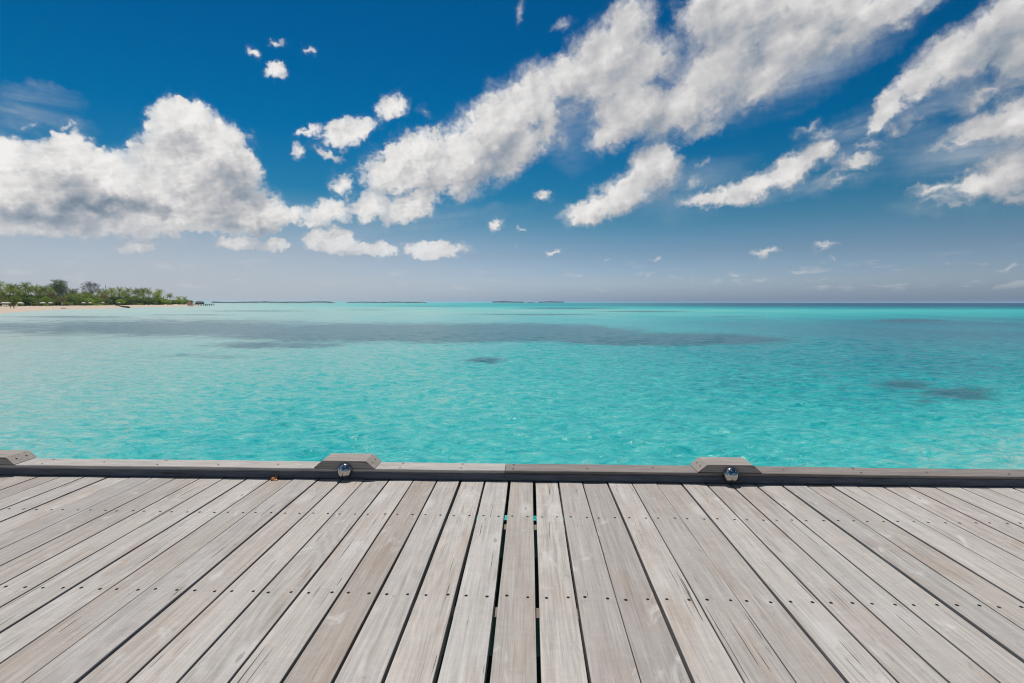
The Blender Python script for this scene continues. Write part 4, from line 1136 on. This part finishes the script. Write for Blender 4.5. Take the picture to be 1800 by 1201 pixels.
def person(px, Y, label, wear, scale=1.0, stride=.22):
    """standing walker: one skinned body from a joint skeleton, clothing as children"""
    root = tag(empty("person", on_sand(px, Y), .3), label, "person")
    J = {'pel': (0, 0, .93, .145), 'waist': (0, 0, 1.10, .135), 'chest': (0, .0, 1.32, .16), 'neck': (0, .01, 1.50, .06), 'head': (0, .03, 1.62, .10), 'crown': (0, .025, 1.70, .085),
         'hl': (-.09, 0, .90, .10), 'kl': (-.10, stride * .6, .50, .06), 'al': (-.10, stride * .5, .08, .04), 'tl': (-.10, stride * .5 + .16, .03, .035),
         'hr': (.09, 0, .90, .10), 'kr': (.10, -stride * .3, .50, .06), 'ar': (.10, -stride, .10, .04), 'tr': (.10, -stride + .15, .03, .035),
         'sl': (-.19, 0, 1.42, .06), 'el': (-.25, -.06, 1.14, .042), 'wl': (-.26, .04, .90, .032), 'fl': (-.26, .08, .80, .030),
         'sr': (.19, 0, 1.42, .06), 'er': (.25, .05, 1.14, .042), 'wr': (.26, .12, .91, .032), 'fr': (.26, .17, .82, .030)}
    E = [('pel', 'waist'), ('waist', 'chest'), ('chest', 'neck'), ('neck', 'head'), ('head', 'crown'), ('pel', 'hl'), ('hl', 'kl'), ('kl', 'al'), ('al', 'tl'), ('pel', 'hr'), ('hr', 'kr'),
         ('kr', 'ar'), ('ar', 'tr'), ('chest', 'sl'), ('sl', 'el'), ('el', 'wl'), ('wl', 'fl'), ('chest', 'sr'), ('sr', 'er'), ('er', 'wr'), ('wr', 'fr')]
    names = list(J); me = bpy.data.meshes.new("person_body")
    me.from_pydata([J[n][:3] for n in names], [(names.index(a), names.index(b_)) for a, b_ in E], [])
    o = mesh_obj("body", me, M['skin'], root)
    sk = o.modifiers.new("skin", 'SKIN'); sub = o.modifiers.new("sub", 'SUBSURF'); sub.levels = sub.render_levels = 1
    for n, sv in zip(names, me.skin_vertices[0].data):
        sv.radius = (J[n][3], J[n][3]); sv.use_root = (n == 'pel')
    def wrap(nm, rings, mat):
        V, Fq = [], []; k = 14
        for (z, rx, ry, oy) in rings:
            for q in range(k): V.append((rx * math.cos(q * 2 * PI / k), oy + ry * math.sin(q * 2 * PI / k), z))
        for j in range(len(rings) - 1):
            for q in range(k): Fq.append((j * k + q, j * k + (q + 1) % k, (j + 1) * k + (q + 1) % k, (j + 1) * k + q))
        mesh_obj(nm, np_mesh(nm, V, Fq, True), mat, root)
    if wear == 'wrap':
        wrap("wrap_dress", [(.52, .27, .24, .03), (.80, .24, .20, .01), (1.08, .19, .165, 0), (1.30, .22, .175, 0), (1.43, .20, .14, 0), (1.47, .12, .09, .01)], M['orange'])
    else:
        wrap("shirt", [(.90, .20, .17, 0), (1.08, .185, .16, 0), (1.30, .215, .175, 0), (1.43, .195, .14, 0), (1.47, .11, .09, .01)], M['grey_cloth'])
        wrap("shorts", [(.55, .225, .21, .04), (.75, .215, .19, .02), (.905, .19, .165, 0)], M['log'])
    wrap("hair", [(1.60, .098, .094, .0), (1.66, .104, .104, .01), (1.73, .088, .092, .015), (1.775, .03, .03, .02)], M['log'])
    root.scale = (scale,) * 3
person(20.4, 206, "walker in bright orange on the sand near the waterline", 'wrap', 1.0)
person(26.2, 204, "walker in dull grey-brown clothes beside the one in orange", 'shirts', .96, -.2)

# beached log with its thick end towards the water
o = empty("beached_log", on_sand(229, 296)); tag(o, "long dark beached log tapering away across the sand", "log")
Lx = at(228.5, 292) ; Lz = sand_z(228.5, 292)
pa = Vector((at(204, 345), 345, sand_z(204, 345) + .25)) - o.location; pb = Vector((Lx, 292, max(Lz, SEA) + .45)) - o.location
Vt, Ft = tube([tuple(pa.lerp(pb, t)) for t in (0, .25, .5, .75, .92, 1.0)], [.10, .22, .34, .46, .52, .40], 9)
mesh_obj("stem", np_mesh("log_stem", Vt, Ft, True), M['log'], o)
Vt, Ft = tube([tuple(pb + Vector((0, -.05, -.1))), tuple(pb + Vector((.5, -.8, .0)))], [.46, .30], 8); mesh_obj("root_end", np_mesh("log_root", Vt, Ft, True), M['log'], o)
o = empty("driftwood", on_sand(113, 240)); tag(o, "small reddish piece of driftwood lying on the open sand", "driftwood")
Vt, Ft = tube([(-1.4, 0, .1), (0, .2, .22), (1.6, 0, .12)], [.10, .2, .08], 7); mesh_obj("branch", np_mesh("driftwood", Vt, Ft, True), M['bark'], o)

def gable(root, x0, x1, y0, y1, z0, z1, zr, wall, roof, over=.5):
    bm = bmesh.new(); box_bm(bm, x0, x1, y0, y1, z0, z1); bm_obj("wall", bm, wall, root)
    ym = (y0 + y1) / 2
    bm = bmesh.new()
    a = [bm.verts.new(c) for c in ((x0 - over, y0 - over, z1 - .1), (x1 + over, y0 - over, z1 - .1), (x1 - (x1 - x0) * .12, ym, zr), (x0 + (x1 - x0) * .12, ym, zr), (x1 + over, y1 + over, z1 - .1), (x0 - over, y1 + over, z1 - .1))]
    for f in ((0, 1, 2, 3), (3, 2, 4, 5), (1, 4, 2), (5, 0, 3), (0, 5, 4, 1)): bm.faces.new([a[i] for i in f])
    bm_obj("roof", bm, roof, root)
hut = tag(empty("beach_hut", (at(335, 470), 470, SEA + .9)), "small hut with a faded red roof on the tip of the beach", "hut")
gable(hut, -1.9, 1.9, -1.5, 1.5, -.3, 1.2, 2.6, M['hut_wall'], M['red_roof'])
bm = bmesh.new(); box_bm(bm, -.5, .5, -1.56, -1.503, 0, 1.0); bm_obj("door", bm, M['log'], hut)
for q, (px, Y, s) in enumerate(((331.5, 405, .9), (334, 403, 1.3), (336.5, 405, 1.6), (338.5, 402, 1.2), (341, 406, 1.0), (337, 398, .8))):
    bm = bmesh.new(); bmesh.ops.create_icosphere(bm, subdivisions=2, radius=s)
    r_ = random.Random(q)
    for v in bm.verts: v.co *= r_.uniform(.78, 1.12)
    for v in bm.verts: v.co.z *= .6
    o = bm_obj("boulder", bm, M['rock'], None, (at(px, Y), Y, SEA + .35))
    tag(o, "grey boulder heaped at the water's edge below the red-roofed hut", "rock", "boulders at the tip of the beach")

PY = 470.0
pier = tag(empty("pier", (at(352, PY), PY, SEA)), "dark timber pier on posts running out from the end of the beach", "pier")
def lx(px): return at(px, PY) - at(352, PY)
bm = bmesh.new(); box_bm(bm, lx(341), lx(377), -1.6, 1.6, 1.45, 1.95); bm_obj("deck", bm, M['pier'], pier)
for px in (344, 348, 352, 357, 361.5, 364, 367.5, 371.5, 374.5):
    for y in (-1.3, 1.3):
        Vt, Ft = tube([(lx(px), y, -.8), (lx(px), y, 1.46)], [.20, .17], 7); mesh_obj("post", np_mesh("pier_post", Vt, Ft, True), M['pier'], pier)
for (a, c) in ((361, 377),):
    bm = bmesh.new(); box_bm(bm, lx(a), lx(c), -1.55, -1.45, 2.75, 2.85); bm_obj("rail", bm, M['pier'], pier)
boat = tag(empty("pier_pavilion", (at(352, PY), PY, SEA + 1.95)), "long low pavilion with a blue-grey roof standing on the pier", "pavilion")
gable(boat, lx(346), lx(359), -1.3, 1.3, .004, 1.3, 2.6, M['hut_wall'], M['thatch'], .25)

# ------------------------------------------------------------------ far islands
def far_island(x0, x1, Y, h, label, seed, peaks=()):
    root = tag(empty("distant_island", (at((x0 + x1) / 2, Y), Y, SEA)), label, "island")
    xa, xb = at(x0, Y) - root.location.x, at(x1, Y) - root.location.x
    r_ = random.Random(seed); dep = max(60, (xb - xa) * .14)
    V, Fq = [], []; n = 40
    for j in range(n):
        a = j * 2 * PI / n
        for (k, z) in ((1.02, -1.0), (.985, .9)):
            V.append(((xa + xb) / 2 + (xb - xa) / 2 * k * math.cos(a), dep * k * math.sin(a), z))
    for j in range(n): Fq.append((2 * j, 2 * ((j + 1) % n), 2 * ((j + 1) % n) + 1, 2 * j + 1))
    V.append(((xa + xb) / 2, 0, 1.2)); c = len(V) - 1
    for j in range(n): Fq.append((2 * j + 1, 2 * ((j + 1) % n) + 1, c, c))
    me = bpy.data.meshes.new("island_sand"); me.from_pydata(V, [], [f if f[2] != f[3] else f[:3] for f in Fq])
    mesh_obj("shore", me, M['sand'], root)
    C_, S_ = [], []
    wd = xb - xa
    for q in range(int(3000 * min(2.2, max(.5, wd / 400)))):
        t = r_.uniform(.01, .99); x = xa + wd * t
        pro = min(1, math.sin(PI * t) * 7.0) * (.62 + .10 * math.sin(t * 23 + seed) * math.sin(t * 9.1 + seed * 2) + .12 * math.sin(t * 171 + seed))
        for (pt, ph, pw) in peaks: pro += ph * math.exp(-((t - pt) / pw) ** 2)
        y = r_.uniform(-.8, .4) * dep * math.sqrt(max(0, 1 - (2 * t - 1) ** 2))
        C_.append((x, y, 1.0 + max(.15, pro) * h * r_.random() ** .55)); S_.append(h * r_.uniform(.09, .20))
    v_, f_ = cards(C_, S_, r_, .6, .7)
    o = mesh_obj("tree_mass", np_mesh("island_trees", v_, f_), M['far_wood'], root); o['kind'] = 'stuff'
far_island(377, 415, 2300, 6.5, "low sliver of wooded island just beyond the pier end", 2, ((.12, .6, .06), (.3, .3, .04)))
far_island(414, 590, 2000, 8.0, "longest wooded island on the horizon with a clump of tall trees at one end", 3, ((.33, .45, .02), (.83, .50, .025), (.9, .45, .03)))
far_island(609, 752, 2300, 7.5, "second long island thinning to a low spit away from the pier", 4, ((.2, .3, .03), (.6, .3, .05)))
far_island(865, 922, 3600, 12, "flat dark island with level treetops on the open horizon", 5, ((.3, .3, .3),))
far_island(926, 940, 4200, 7, "tiny broken islet between two flat islands on the horizon", 6)
far_island(945, 992, 4000, 12, "last flat island on the horizon before open sea", 7, ((.5, .3, .3),))

# ------------------------------------------------------------------ sea air
def haze():
    m = bpy.data.materials.new("sea_haze"); m.use_nodes = True; m.node_tree.nodes.clear()
    nt = NT(m.node_tree); o = nt.n.new('ShaderNodeOutputMaterial'); v = nt.n.new('ShaderNodeVolumePrincipled')
    v.inputs['Color'].default_value = (.62, .80, .97, 1)
    v.inputs['Density'].default_value = HAZE
    nt.l.new(v.outputs[0], o.inputs['Volume'])
    bm = bmesh.new(); box_bm(bm, -62000, 62000, -62000, 62000, SEA - 4.0, 20.5)
    tag(bm_obj("haze", bm, m), "thin pale sea haze lying over the whole lagoon", None, None, 'stuff')
HAZE = 0.00006
if HAZE > 0: haze()
